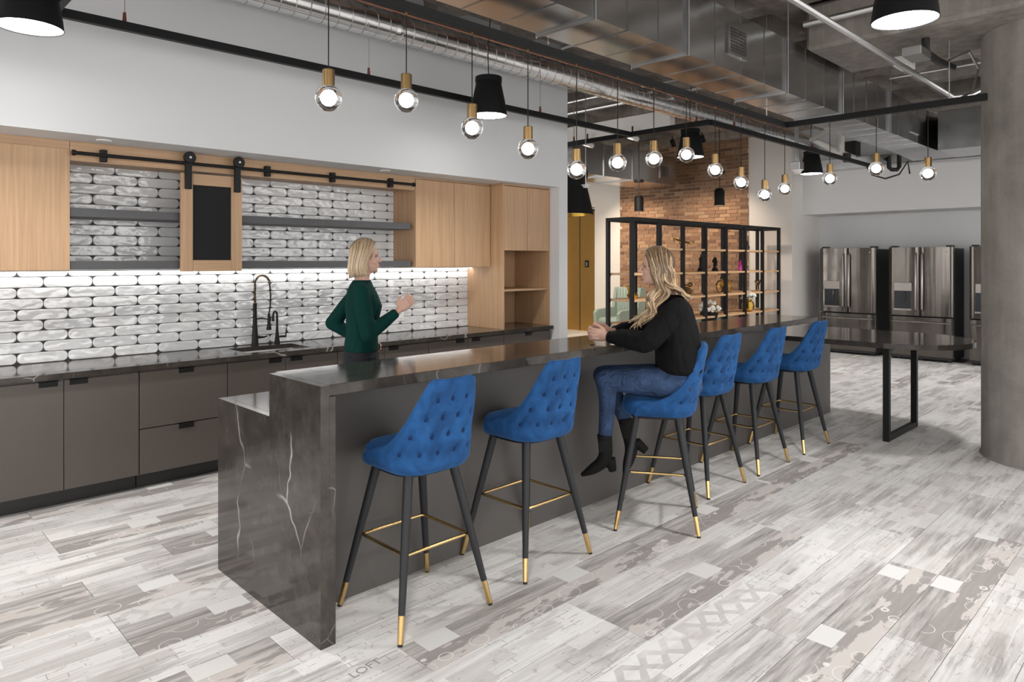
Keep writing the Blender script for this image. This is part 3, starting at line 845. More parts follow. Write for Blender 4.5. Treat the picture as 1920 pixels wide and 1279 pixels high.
# ------------------------------------------------------------------ ducts and pipes
sp = thing('spiral_duct', 'long round spiral steel duct running above the white soffit wall', 'duct', (5,4.85,3.55))
MB().tube([(-1.5,4.85,3.55),(3.36,4.85,3.55)], .117, 40).build('duct_section', M['galv_spiral'], sp, True)
MB().tube([(3.36,4.85,3.55),(11.9,4.85,3.55)], .117, 40).build('duct_section', M['galv_spiral'], sp, True)
hx = []
k = 0
while k*.01 < 12.9:
    a = k*.01/.118*2*math.pi
    hx.append((-1.4+k*.01, 4.85+.118*math.cos(a), 3.55+.118*math.sin(a))); k += 1
MB().tube(hx, .0048, 5).build('spiral_seam', M['seam'], sp)
MB().lathe([(.119,3.33),(.1225,3.335),(.1225,3.40),(.119,3.405)], (0,4.85,3.55), 40, 'x').build('coupling', M['galv_spiral'], sp, True)
for x in (1.2,3.1,5.5,7.5,9.5): MB().tube([(x,4.85,3.667),(x,4.85,4.22)], .005, 6).build('hanger_rod', M['conduit'], sp)
tag(MB().tube([(-1,4.69,3.625),(11.5,4.69,3.625)], .008, 8).build('copper_pipe', M['copper'], smooth=True), 'thin copper pipe lying along the round duct', 'pipe')

rd = thing('square_duct', 'large rectangular galvanised duct running overhead along the island', 'duct', (4,2.84,3.05))
js = [-1.0,.7,1.95,3.243,4.274,5.859,7.1,8.5,9.9]
for a, b in zip(js, js[1:]):
    s_ = MB().box((a+.002,2.62,3.05), (b-.002,3.062,3.51)).build('duct_section', M['galv'], rd)
    n = max(2, round((b-a)/.36))
    for i in range(1, n):
        x = a + (b-a)*i/n
        MB().prism([(2.615,3.044),(3.062,3.044),(3.062,3.0505),(2.6205,3.0505),(2.6205,3.51),(2.615,3.51)], 'x', x-.005, x+.005).build('bead', M['galv'], s_)
for x in js[1:-1]:
    fl = MB().box((x-.012,2.605,3.036), (x+.012,3.077,3.05)).box((x-.012,2.605,3.05),(x+.012,2.62,3.52)).box((x-.012,3.062,3.05),(x+.012,3.077,3.52)).build('flange', M['seam'], rd)
    for y in (2.598,3.084): MB().tube([(x,y,3.03),(x,y,4.22)], .005, 6).build('hanger_rod', M['conduit'], fl)
def grille(x0, x1, z0, z1, y, name, label):
    t = thing(name, label, 'vent', ((x0+x1)/2,y,z0), 'duct grilles')
    m = MB()
    for a, b in (((x0,z0),(x1,z0+.025)),((x0,z1-.025),(x1,z1)),((x0,z0+.025),(x0+.03,z1-.025)),((x1-.03,z0+.025),(x1,z1-.025))):
        m.box((a[0],y-.016,a[1]), (b[0],y,b[1]))
    m.build('frame', M['galv'], t)
    MB().box((x0+.03,y-.004,z0+.025), (x1-.03,y-.001,z1-.025)).build('backing', M['kick'], t)
    for i in range(7):
        z = z0+.04 + (z1-z0-.08)*i/6
        MB().box((x0+.03,y-.013,z-.003), (x1-.03,y-.004,z+.003)).build('louvre', M['galv'], t)
    for i in range(9):
        x = x0+.045 + (x1-x0-.09)*i/8
        MB().box((x-.0025,y-.0145,z0+.025), (x+.0025,y-.012,z1-.025)).build('louvre', M['galv'], t)
grille(4.84,5.15,3.17,3.40,2.619,'vent_grille','square metal vent grille on the side of the large duct')
grille(9.25,9.62,3.15,3.38,2.619,'vent_grille','small vent grille at the far end of the large duct')
rs = thing('cross_duct', 'rectangular steel duct crossing at the end of the large duct toward the column', 'duct', (10.3,0,2.99))
for a, b in ((-3.5,-1.2),(-1.2,1.0),(1.0,2.5)):
    MB().box((9.95,a+.003,2.99), (10.8,b-.003,3.48)).build('duct_section', M['galv'], rs)
MB().box((9.93,.985,2.975), (10.82,1.015,3.495)).build('flange', M['seam'], rs)
MB().add([(9.902,2.62,3.05),(9.902,3.06,3.05),(9.902,3.06,3.5),(9.902,2.62,3.5),(10.75,2.49,2.99),(10.75,3.0,2.99),(10.75,3.0,3.48),(10.75,2.49,3.48)],
         [(0,1,2,3),(4,7,6,5),(0,4,5,1),(1,5,6,2),(2,6,7,3),(3,7,4,0)]).build('transition', M['galv'], rs)
fd = thing('lobby_duct', 'rectangular duct hanging in front of the top of the brick wall', 'duct', (9.4,7.5,3.0))
for a, b in ((8.3,9.1),(9.1,9.9),(9.9,11.25)):
    MB().box((a+.003,7.12,3.0), (b-.003,7.9,3.52)).build('duct_section', M['galv'], fd)
for x in (9.1,9.9): MB().box((x-.01,7.105,2.985), (x+.01,7.915,3.535)).build('flange', M['seam'], fd)
grille(10.72,11.05,3.1,3.34,7.119,'vent_grille','small vent grille on the duct by the brick wall')
for lb, pts, r_ in (('steel channel running overhead past the bell lamp to the column', [(3.3,1.86,3.22),(7.9,1.86,3.22),(8.1,1.75,3.25),(8.7,1.45,3.55),(9.3,1.1,3.6)], .022),
                    ('thin conduit crossing the ceiling between duct and column', [(5.2,2.55,3.7),(5.35,1.2,3.74),(5.4,-1.5,3.76)], .012),
                    ('wide conduit under the concrete beam', [(5.95,2.5,3.62),(5.95,-1.5,3.62)], .028),
                    ('thin conduit beyond the concrete beam', [(8.3,2.55,3.6),(8.3,-1.5,3.62)], .012),
                    ('steel conduit running beside the large duct above the globes', [(4.6,3.5,3.5),(6.0,3.5,3.5),(6.15,3.3,3.55),(6.2,3.1,3.75)], .014),
                    ('upper steel conduit over the lobby', [(7.2,4.3,3.76),(7.2,11,3.76)], .018), ('lower steel conduit over the lobby', [(7.6,4.3,3.72),(7.6,11,3.72)], .026),
                    ('short conduit behind the island rail', [(5.2,3.25,3.72),(5.2,4.6,3.72)], .02)):
    tag(MB().tube(pts, r_, 8).build('conduit', M['conduit'], smooth=True), lb, 'conduit')
jb = thing('junction_box', 'grey junction box and valve cluster on the steel channel near the column', 'junction box', (6.5,1.8,3.25))
MB().bbox((6.15,1.66,3.24), (6.42,1.80,3.31), .004).build('box', M['conduit'], jb)
MB().bbox((6.45,1.84,3.245), (6.66,1.95,3.33), .004).build('cover', M['plastic'], jb)
MB().tube([(6.5,1.72,3.45),(6.5,1.72,3.33),(6.62,1.66,3.27),(6.85,1.6,3.25)], [.03,.034,.03,.024], 10).build('valve', M['kick'], jb, True)
MB().tube([(6.7,1.6,3.28),(6.9,1.5,3.38),(7.05,1.46,3.25),(7.0,1.5,3.05),(6.78,1.55,2.96)], .010, 8).build('flexible_hose', M['conduit'], jb, True)
wp = thing('waste_pipe', 'white bent pipe with black fittings above the alcove header', 'pipe', (9,3.9,3.3))
def at_d(u, v, d):
    a = (u-960)/1304
    return (d*(_c + a*_s), d*(_s - a*_c), 1.6 - (v-489)/1304*d)
MB().tube([at_d(1562,240,10.3), at_d(1524,261,10.3), at_d(1562,280,10.7), at_d(1602,298,10.6)], .05, 12).build('pipe', M['pvc'], wp, True)
MB().tube([at_d(1577,250,10.5), at_d(1577,285,10.5)], .05, 12).build('branch', M['pvc'], wp, True)
MB().tube([at_d(1588,288,10.6), at_d(1588,304,10.6)], [.06,.055], 12).build('fitting', M['kick'], wp, True)
MB().tube([at_d(1660,300,10.6), at_d(1667,292,10.6), at_d(1667,314,10.6), at_d(1672,318,10.6), at_d(1682,318,10.6), at_d(1686,313,10.6), at_d(1686,288,10.6)], .032, 10).build('trap', M['rubber'], wp, True)
MB().tube([at_d(1622,308,10.5), at_d(1635,328,10.5), at_d(1660,335,10.5), at_d(1686,327,10.5), at_d(1702,303,10.5), at_d(1706,326,10.5)], .012, 8).build('flexible_hose', M['rubber'], wp, True)
MB().box(at_d(1604,290,10.8), tuple(q+.22 for q in at_d(1604,290,10.8))).build('bracket', M['rubber'], wp)
eb = thing('sensor_box', 'grey electrical box with a white dome, hung on conduits before the distant bell lamp', 'sensor', at_d(1494,318,9.6))
bx_, by_, bz_ = at_d(1494,312,9.6)
MB().bbox((bx_-.07,by_-.07,bz_-.05), (bx_+.07,by_+.07,bz_+.06), .006).build('box', M['conduit'], eb)
MB().lathe([(.001,-.11),(.05,-.10),(.07,-.06),(.09,-.055),(.09,-.048),(.001,-.046)], (bx_,by_,bz_), 18).build('dome', M['plastic'], eb, True)
for dx_ in (-.045,0,.045): MB().tube([(bx_+dx_,by_,bz_+.06),(bx_+dx_,by_,4.22)], .011, 8).build('conduit', M['conduit'], eb)
ty_ = tag(MB().box((12.1,-3.5,3.14), (12.4,5.1,3.16)).box((12.1,-3.5,3.16),(12.115,5.1,3.31)).box((12.385,-3.5,3.16),(12.4,5.1,3.31)).build('cable_tray', M['galv']), 'long steel cable tray above the alcove header', 'cable tray')
# lobby bulkhead with track spots
xb_, yb_ = 8.0, 7.6
bk = thing('lobby_bulkhead', 'white suspended bulkhead edge in the ceiling past the kitchen wall', 'bulkhead', (8,7.6,3.36))
MB().box((8.0,5.15,3.36), (8.12,8.7,3.62)).build('edge_board', M['white_warm'], bk)
MB().box((5.2,8.7,3.36), (8.12,8.82,3.62)).build('edge_board', M['white_warm'], bk)
M['spotwhite'] = plain('spot_white', (.7,.68,.66), .45)
for i, (x, y) in enumerate(((7.0,8.5),(7.5,8.5),(7.92,6.5),(7.92,5.7))):
    t = thing('track_spot', ('%s small white track spotlight on the lobby bulkhead' % ordn[i]), 'spotlight', (x,y,3.3), 'lobby track spots')
    MB().tube([(x-.09,y,3.31),(x+.09,y-.02,3.29)], .035, 12).build('head', M['spotwhite'], t, True)
    MB().tube([(x,y,3.34),(x,y,3.46)], .012, 8).build('stem', M['rubber'], t)
    spot('track_light', (x-.1,y-.03,3.26), ((12,10.1,1.2) if i < 2 else (11.9,8.9,.8)), 120, (1,.86,.68), 60, .7, .04)
dl_ = thing('dome_pendant', 'huge black dome pendant with gold lining beside the kitchen wall end', 'pendant light', at_d(1058,403,9.5))
dx0, dy0, dz0 = at_d(1056,403,9.5)
MB().lathe([(.001,.60),(.33,.60),(.335,.59),(.335,.50),(.30,.49),(.30,.47),(.345,.3),(.41,.02),(.418,0),(.412,.0)], (dx0,dy0,dz0), 40).build('shade', M['black_soft'], dl_, True)
MB().lathe([(.41,.002),(.335,.3),(.28,.46),(.001,.47)], (dx0,dy0,dz0), 40).build('lining', M['gold'], dl_, True)
MB().ell((dx0,dy0,dz0+.25), .06, 16).build('bulb', M['can_glow'], dl_, True)
MB().tube([(dx0,dy0,dz0+.6),(dx0,dy0,4.22)], .006, 6).build('cord', M['black'], dl_)
for (u, v, d, lb) in ((1098,348,8.4,'small white sprinkler on a drop pipe in front of the black dome pendant'), (1788,291,10.6,'small white sprinkler head in front of the cable tray')):
    x, y, z = at_d(u, v, d)
    t = thing('sprinkler', lb, 'sprinkler', (x,y,z), 'ceiling sprinklers')
    MB().tube([(x,y,z),(x,y,4.22)], .006, 6).build('drop_pipe', M['conduit'], t)
    MB().lathe([(.001,-.03),(.03,-.025),(.04,.0),(.055,.003),(.055,.01),(.001,.012)], (x,y,z), 14).build('head', M['plastic'], t, True)
for i, (u, v, d) in enumerate(((1198,385,11.5),(1349,373,10.6))):
    x, y, z = at_d(u, v, d)
    t = thing('can_pendant', ('slim black can pendant before the brick wall, beside the pale wall' if i == 0 else 'slim black can pendant before the brick wall, under the row of globes'), 'pendant light', (x,y,z), 'black can pendants')
    MB().lathe([(.001,.16),(.05,.16),(.075,.12),(.075,-.1),(.068,-.1),(.066,-.05),(.001,-.045)], (x,y,z), 24).build('shade', M['black_soft'], t, True)
    MB().lathe([(.001,-.08),(.062,-.08),(.001,-.078)], (x,y,z), 20).build('diffuser', M['can_glow'], t)
    MB().tube([(x,y,z+.16),(x,y,4.22)], .005, 6).build('cord', M['black'], t)
    MB().lathe([(.001,.38),(.08,.38),(.08,.42),(.001,.42)], (x,y,z), 20).build('canopy', M['black'], t)
# added lamps, not known fixtures, to brighten the brick wall (their housings hang between the shelf and the wall)
for i, y in enumerate((6.35,6.95,8.2,8.7)):
    t = thing('added_brick_spot', '%s added black spot brightening the brick wall, counted from the white pier' % ordn[i], 'spotlight', (10.9,y,3.7), 'added brick wall spots')
    MB().tube([(10.86,y,3.78),(10.93,y,3.68)], .04, 12).build('head', M['black_soft'], t, True)
    MB().tube([(10.87,y,3.77),(10.87,y,4.22)], .008, 6).build('stem', M['black'], t)
    spot('added_brick_light', (10.945,y,3.66), (11.98,y,.7), 95, (1,.80,.60), 75, .8, .04)

# ------------------------------------------------------------------ refrigerators
def fridge():
    t = thing('refrigerator', 'fridge', 'refrigerator', (0,0,0), 'dark stainless refrigerators')
    w = .4575
    MB().bbox((.105,-w+.01,.03), (.72,w-.01,1.80), .006).build('case', M['fridge_side'], t)
    def door(y0, y1, z0, z1, nm):
        n = 14; rs = []
        for i in range(n+1):
            y = y0 + (y1-y0)*i/n
            e = min(1, min(i, n-i)/1.0)
            x = -.022*(1-(y/w)**2) + (0.014 if e == 0 else 0)
            rs.append([(x,y,z0+.004),(x,y,z1-.004),(.012,y,z1),(.098,y,z1),(.098,y,z0),(.012,y,z0)])
        return MB().rings(rs).build(nm, M['fridge'], t, True)
    door(-w,-.003,.715,1.82,'door'); d2 = door(.003,w,.715,1.82,'door'); door(-w,w,.075,.70,'freezer_drawer')
    for y in (-.045,.045):
        MB().tube([(-.03,y,.80),(-.07,y,.83),(-.078,y,1.2),(-.07,y,1.69),(-.03,y,1.72)], [(.011,.016)]*5, 10).build('handle', M['fridge_trim'], t, True)
    MB().tube([(-.02,-w+.05,.62),(-.06,-w+.07,.622),(-.068,0,.622),(-.06,w-.07,.622),(-.02,w-.05,.62)], [(.011,.016)]*5, 10).build('handle', M['fridge_trim'], t, True)
    MB().bbox((-.03,.115,1.11), (.01,.375,1.25), .005).build('control_panel', M['fridge_trim'], d2)
    MB().box((-.021,.125,.82), (.0,.37,1.11)).build('dispenser_recess', plain('dispenser_grey', (.014,.018,.025), .3), d2)
    MB().box((-.036,.115,.80), (.0,.38,.825)).build('drip_tray', M['fridge_trim'], d2)
    MB().tube([(-.03,.22,1.10),(-.036,.215,1.0),(-.03,.22,.93)], [.008,.013,.006], 8).build('paddle', M['fridge'], d2, True)
    MB().lathe([(.001,-.026),(.011,-.026),(.011,-.012)], (0,-.37,1.74), 14, 'x').build('badge', M['fridge_trim'], t)
    MB().box((.03,-w+.02,.03), (.10,w-.02,.073)).build('kick_grille', M['kick'], t)
    for y in (-w+.06, w-.06):
        MB().tube([(.06,y-.03,.016),(.06,y+.03,.016)], .016, 10).build('foot', M['rubber'], t)
    MB().box((.04,-w+.02,1.80), (.2,-w+.10,1.845)).box((.04,w-.10,1.80),(.2,w-.02,1.845)).build('hinge_cover', M['fridge_side'], t)
    return t
fr = fridge(); fr.location = (12.45,4.495,0); fr['label'] = 'dark stainless french-door refrigerator against the alcove side wall'
f2 = dup(fr, None, (12.45,3.378,0)); f2['label'] = 'dark stainless french-door refrigerator in the middle of the row'
f3 = dup(fr, None, (12.45,2.245,0)); f3['label'] = 'dark stainless refrigerator half hidden by the concrete column'

# ------------------------------------------------------------------ open shelf divider
sh = thing('shelf_divider', 'tall open black steel divider with pale wood shelves before the brick wall', 'shelf unit', (9.65,5.6,0))
px = [7.49 + .6157*i for i in range(8)]
PY = (5.40,5.79)
for x in px:
    for y in PY: MB().bbox((x-.024,y-.024,0), (x+.024,y+.024,2.125), .002).build('post', M['black'], sh)
for y in PY: MB().bbox((px[0]-.024,y-.024,2.126), (px[-1]+.024,y+.024,2.175), .002).build('top_rail', M['black'], sh)
for x in (px[0],px[-1]): MB().bbox((x-.024,PY[0]+.0245,2.126), (x+.024,PY[1]-.0245,2.175), .002).build('top_rail', M['black'], sh)
LV = [1.775,1.435,1.085,.765]
for i in range(7):
    for z in (LV[1:] if i == 0 else LV):
        MB().bbox((px[i]+.026,PY[0]-.015,z-.028), (px[i+1]-.026,PY[1]+.015,z), .002).build('shelf', M['shelf_wood'], sh)
        for y in PY: MB().box((px[i]+.024,y-.01,z-.045), (px[i]+.05,y+.01,z-.0285)).build('shelf_peg', M['black'], sh)
MB().bbox((px[2]+.026,PY[0]-.1,.56), (px[4]-.026,PY[1]+.015,.588), .002).build('shelf', M['shelf_wood'], sh)
# things on the shelves
def on(x, z, y=5.6): return (x, y, z)
x, y, z = on(9.02, 1.7755)
t = thing('jack_ornament', 'gold jack-shaped ornament on the top wood shelf', 'ornament', (x,y,z))
m = MB(); m2 = MB()
for v in ((1,.3,.25),(-.3,1,.3),(-.2,-.35,1)):
    v = Vector(v).normalized()*.12; c_ = Vector((x,y,z+.115))
    m.tube([c_-v, c_+v], .012, 8); m2.ell(c_+v, .02, 10).ell(c_-v, .02, 10)
m.build('arms', M['gold'], t, True); m2.build('tips', M['gold'], t, True)
def chess(name, lb, x, horse):
    y, z = 5.6, 1.4355
    t = thing(name, lb, 'ornament', (x,y,z))
    MB().lathe([(.001,0),(.055,0),(.055,.02),(.04,.03),(.045,.042),(.028,.06),(.022,.085 if horse else .14),(.03,.09 if horse else .145),(.001,.095 if horse else .15)], (x,y,z), 20).build('base', M['black'], t, True)
    if horse:
        pr = [(-.03,.08),(.032,.08),(.038,.13),(.03,.175),(.008,.205),(-.004,.222),(-.012,.198),(-.035,.185),(-.056,.15),(-.05,.135),(-.028,.145),(-.012,.14),(-.022,.11)]
        MB().prism([(x+a,z+b) for a,b in pr], 'y', y-.02, y+.02).build('horse_head', M['black'], t)
    else:
        MB().lathe([(.001,.145),(.018,.148),(.03,.175),(.026,.2),(.014,.213),(.02,.218),(.001,.235)], (x,y,z), 16).tube([(x,y,z+.23),(x,y,z+.262)], .006, 6).tube([(x-.016,y,z+.25),(x+.016,y,z+.25)], .005, 6).build('crown', M['black'], t, True)
chess('chess_king','black oversized chess king on the second wood shelf', 9.55, False)
chess('chess_knight','black oversized chess knight on the second wood shelf', 9.98, True)
bx, by, bz = 10.27, 5.6, 1.0855
t = thing('toy_bicycle', 'gold ornamental bicycle on the third wood shelf', 'ornament', (bx,by,bz))
for sx in (-.155,.155):
    ring = [(bx+sx+.095*math.cos(a*math.pi/12), by, bz+.105+.095*math.sin(a*math.pi/12)) for a in range(25)]
    w_ = MB().tube(ring, .006, 6).build('wheel', M['rubber'], t, True)
    ring = [(bx+sx+.085*math.cos(a*math.pi/12), by, bz+.105+.085*math.sin(a*math.pi/12)) for a in range(25)]
    mm = MB().tube(ring, .011, 6)
    for a in range(6): mm.tube([(bx+sx,by,bz+.105),(bx+sx+.085*math.cos(a*math.pi/3),by,bz+.105+.085*math.sin(a*math.pi/3))], .003, 4)
    mm.build('spokes', M['gold'], w_, True)
MB().tube([(bx-.155,by,bz+.105),(bx-.02,by,bz+.11),(bx+.10,by,bz+.2),(bx-.06,by,bz+.2),(bx-.02,by,bz+.11)], .012, 6).tube([(bx-.06,by,bz+.2),(bx-.155,by,bz+.105)], .007, 6).tube([(bx-.075,by,bz+.235),(bx-.05,by,bz+.17)], .007, 6).tube([(bx+.155,by,bz+.105),(bx+.09,by,bz+.25)], .008, 6).tube([(bx+.08,by-.05,bz+.25),(bx+.09,by,bz+.25),(bx+.08,by+.05,bz+.25)], .006, 6).build('frame', M['gold'], t, True)
MB().tube([(bx-.11,by,bz+.24),(bx-.04,by,bz+.238)], .014, 8).build('saddle', M['rubber'], t, True)
M['pink'] = plain('magenta_gloss', (.55,.02,.32), .25)
x = 10.8
t = thing('dog_figurine', 'small magenta dog figurine on the second wood shelf', 'ornament', (x,5.6,1.4355))
MB().tube([(x,5.6,1.4355),(x,5.6,1.50),(x,5.6,1.54),(x-.02,5.6,1.585)], [.028,.03,.018,.026], 10).ell((x-.045,5.6,1.575), (.03,.015,.013), 10).ell((x-.01,5.585,1.60), (.012,.008,.02), 8).build('body', M['pink'], t, True)
M['petal'] = plain('white_petals', (.82,.80,.74), .7)
M['leafg'] = plain('dark_green_leaf', (.03,.11,.025), .5)
def bouquet(t, c, r, seed):
    rg = random.Random(seed)
    for i in range(26):
        a = rg.uniform(0, 2*math.pi); e = rg.uniform(-.15, 1.4)
        p = Vector(c) + Vector((r*math.cos(a)*math.cos(e), r*math.sin(a)*math.cos(e), r*.75*math.sin(e)))
        fl = MB()
        for k in range(5):
            q = p + Vector((rg.uniform(-1,1), rg.uniform(-1,1), rg.uniform(-1,1)))*.02
            fl.ell(q, (.022,.022,.016), 8)
        fl.build('flower', M['petal'], t, True)
    for i in range(16):
        a = rg.uniform(0, 2*math.pi); l = rg.uniform(.9,1.25)*r
        d_ = Vector((math.cos(a), math.sin(a), rg.uniform(-.25,.35)))
        s_ = Vector((-math.sin(a), math.cos(a), 0))*.022
        p0 = Vector(c) + d_*r*.4; p1 = Vector(c) + d_*l
        md = (p0+p1)/2 + Vector((0,0,.012))
        MB().add([p0, md+s_, p1, md-s_, md+Vector((0,0,.006)), md-Vector((0,0,.004))], [(0,1,4),(1,2,4),(2,3,4),(3,0,4),(1,0,5),(2,1,5),(3,2,5),(0,3,5)]).build('leaf', M['leafg'], t)
x, z = 10.78, .7655
t = thing('flower_vase', 'gold faceted vase of white flowers on the bottom wood shelf', 'vase', (x,5.45,z))
MB().lathe([(.001,0),(.05,0),(.095,.05),(.105,.10),(.085,.16),(.055,.185),(.06,.20),(.05,.198),(.001,.17)], (x,5.45,z), 10).build('vase', M['gold'], t)
bouquet(t, (x,5.45,z+.225), .105, 3)
x, z = 9.62, .5885
t = thing('flower_planter', 'black tapered planter of white flowers low in the divider', 'planter', (x,5.5,z))
MB().lathe([(.001,0),(.09,0),(.16,.22),(.15,.22),(.085,.02),(.001,.02)], (x,5.5,z), 4).build('pot', M['black'], t)
bouquet(t, (x,5.5,z+.27), .15, 8)
def trinket(name, lb, mat_, prof, x, z, seg=12):
    t = thing(name, lb, 'ornament', (x,5.6,z))
    MB().lathe(prof, (x,5.6,z), seg).build('body', mat_, t, True); return t
t = trinket('duck_ornament', 'gold duck-shaped ornament on the third shelf of the end bay', M['gold'], [(.001,0),(.05,0),(.08,.04),(.06,.08),(.001,.09)], 7.78, 1.0855)
MB().tube([(7.74,5.6,1.15),(7.70,5.6,1.22),(7.69,5.6,1.26)], [.03,.02,.026], 8).ell((7.66,5.6,1.26), (.03,.014,.012), 8).build('head', M['gold'], t, True)
t = trinket('cube_ornament', 'bronze cluster ornament on the third shelf behind the seated woman', M['brass_old'], [(.001,0),(.05,0),(.07,.05),(.04,.11),(.001,.12)], 9.17, 1.0855, 5)
MB().ell((9.21,5.58,1.24), (.05,.04,.035), 8).ell((9.13,5.6,1.22), (.04,.04,.03), 8).build('cluster', M['brass_old'], t, True)
t = trinket('bear_figurine', 'small dark bear figurine on the top shelf', M['kick'], [(.001,0),(.04,0),(.05,.05),(.03,.09),(.001,.1)], 11.03, 1.7755)
MB().ell((11.03,5.6,1.895), .032, 10).ell((11.01,5.59,1.925), .012, 8).ell((11.055,5.61,1.925), .012, 8).build('head', M['kick'], t, True)
t = trinket('antler_ornament', 'small dark branching ornament on the third shelf near the white pier', M['brass_old'], [(.001,0),(.03,0),(.03,.015),(.008,.03),(.008,.08),(.001,.085)], 11.42, 1.0855)
MB().tube([(11.42,5.6,1.16),(11.36,5.6,1.2),(11.33,5.6,1.26)], .01, 6).tube([(11.42,5.6,1.16),(11.48,5.6,1.19),(11.52,5.6,1.27)], .01, 6).tube([(11.36,5.6,1.2),(11.38,5.58,1.25)], .008, 6).build('branch', M['brass_old'], t, True)

# ------------------------------------------------------------------ lobby seats
def armchair(loc, rz, lb):
    t = thing('armchair', lb, 'armchair', (0,0,0))
    MB().bbox((-.30,-.30,.27), (.30,.32,.46), .05).build('seat', M['mint'], t, True)
    n = 7
    for i in range(n):
        a = -.29 + .58*i/n; b = a + .58/n
        MB().bbox((a,.24-.02*math.cos((i-3)/3),.40), (b,.37,1.06), .018).build('back_channel', M['mint'], t, True)
    for sx in (-1,1):
        MB().prism([(-.30,.27),(.36,.27),(.40,1.06),(.26,1.06),(.18,.66),(-.26,.62),(-.32,.56)], 'x', sx*.30-.0+(0 if sx>0 else -.08), sx*.30+(.08 if sx>0 else 0)).build('wing', M['mint'], t)
        for sy in (-.24,.30): MB().tube([(sx*.27,sy,.275),(sx*.31,sy*1.1,0)], [.022,.013], 8).build('leg', M['cap_tan'], t, True)
    t.location = loc; t.rotation_euler = (0,0,rz); return t
armchair((11.25,8.45,0), R(-100), 'mint channel-back wing armchair behind the end of the divider')
sf = thing('sofa', 'low mint sofa behind the middle of the divider', 'sofa', (10.9,6.9,0))
MB().bbox((10.3,6.3,.12), (11.6,7.1,.42), .04).build('seat', M['mint'], sf, True)
MB().bbox((10.3,6.15,.12), (11.6,6.34,.70), .04).build('back', M['mint'], sf, True)
for x in (10.4,11.5):
    for y in (6.25,7.0): MB().tube([(x,y,.125),(x,y,0)], .02, 8).build('leg', M['cap_tan'], sf)
# ------------------------------------------------------------------ bar stools
def interp(x, pts):
    for (a, va), (b, vb) in zip(pts, pts[1:]):
        if x <= b:
            t = (x-a)/(b-a); t = max(0, min(1, t)); t = t*t*(3-2*t) if False else t
            return va + (vb-va)*t
    return pts[-1][1]
ZT = [(0,1.092),(.06,1.094),(.115,1.098),(.145,1.085),(.165,1.05),(.19,.995),(.225,.91),(.265,.845),(.31,.80),(.37,.772),(.43,.755),(.475,.735),(.50,.705)]
BUT = [(z, a) for z, aa in ((1.005,(-.088,0,.088)), (.925,(-.135,-.045,.045,.135)), (.845,(-.195,-.092,0,.092,.195)), (.765,(-.235,-.14,-.047,.047,.14,.235))) for a in aa]
def shell_pt(a, z):
    """outer face of the back shell: a = signed arc length from the middle of the back, z = height; returns point, normal"""
    s = 1 if a >= 0 else -1; q = abs(a)
    fl, rc, yb = .075, .135, -.215
    la = rc*math.pi/2
    if q < fl: x, y, nx, ny = q, yb, 0, -1
    elif q < fl+la:
        t = (q-fl)/rc; x = fl + rc*math.sin(t); y = yb + rc*(1-math.cos(t)); nx, ny = math.sin(t), -math.cos(t)
    else: x, y, nx, ny = fl+rc, yb+rc+(q-fl-la), 1, 0
    # slight bow of the flat back
    y -= .012*(1-(q/.3)**2) if q < .3 else 0
    h = max(0, z-.72)
    x *= 1 - .30*h
    y -= .20*h
    if z < .72:
        k = ((.72-z)/.055)**2; x -= nx*.035*k; y -= ny*.035*k
    return Vector((s*x, y, z)), Vector((s*nx, ny, .15)).normalized()
def dimple(a, z):
    d = 0
    for bz, ba in BUT:
        r2 = ((a-ba)**2 + (z-bz)**2)
        if r2 < .004: d += .017*math.exp(-r2/(2*.012**2)) + .004*math.exp(-r2/(2*.026**2))
    # pleats between neighbouring buttons
    for i, (z1, a1) in enumerate(BUT):
        for z2, a2 in BUT[i+1:]:
            if abs(z1-z2) > .06 and abs(z1-z2) < .1 and abs(a1-a2) < .062:
                L2 = (z2-z1)**2 + (a2-a1)**2
                t = ((z-z1)*(z2-z1) + (a-a1)*(a2-a1))/L2
                if 0 < t < 1:
                    e = math.hypot(z-z1-t*(z2-z1), a-a1-t*(a2-a1))
                    if e < .02: d += .003*math.exp(-e*e/(2*.005**2))
    return d
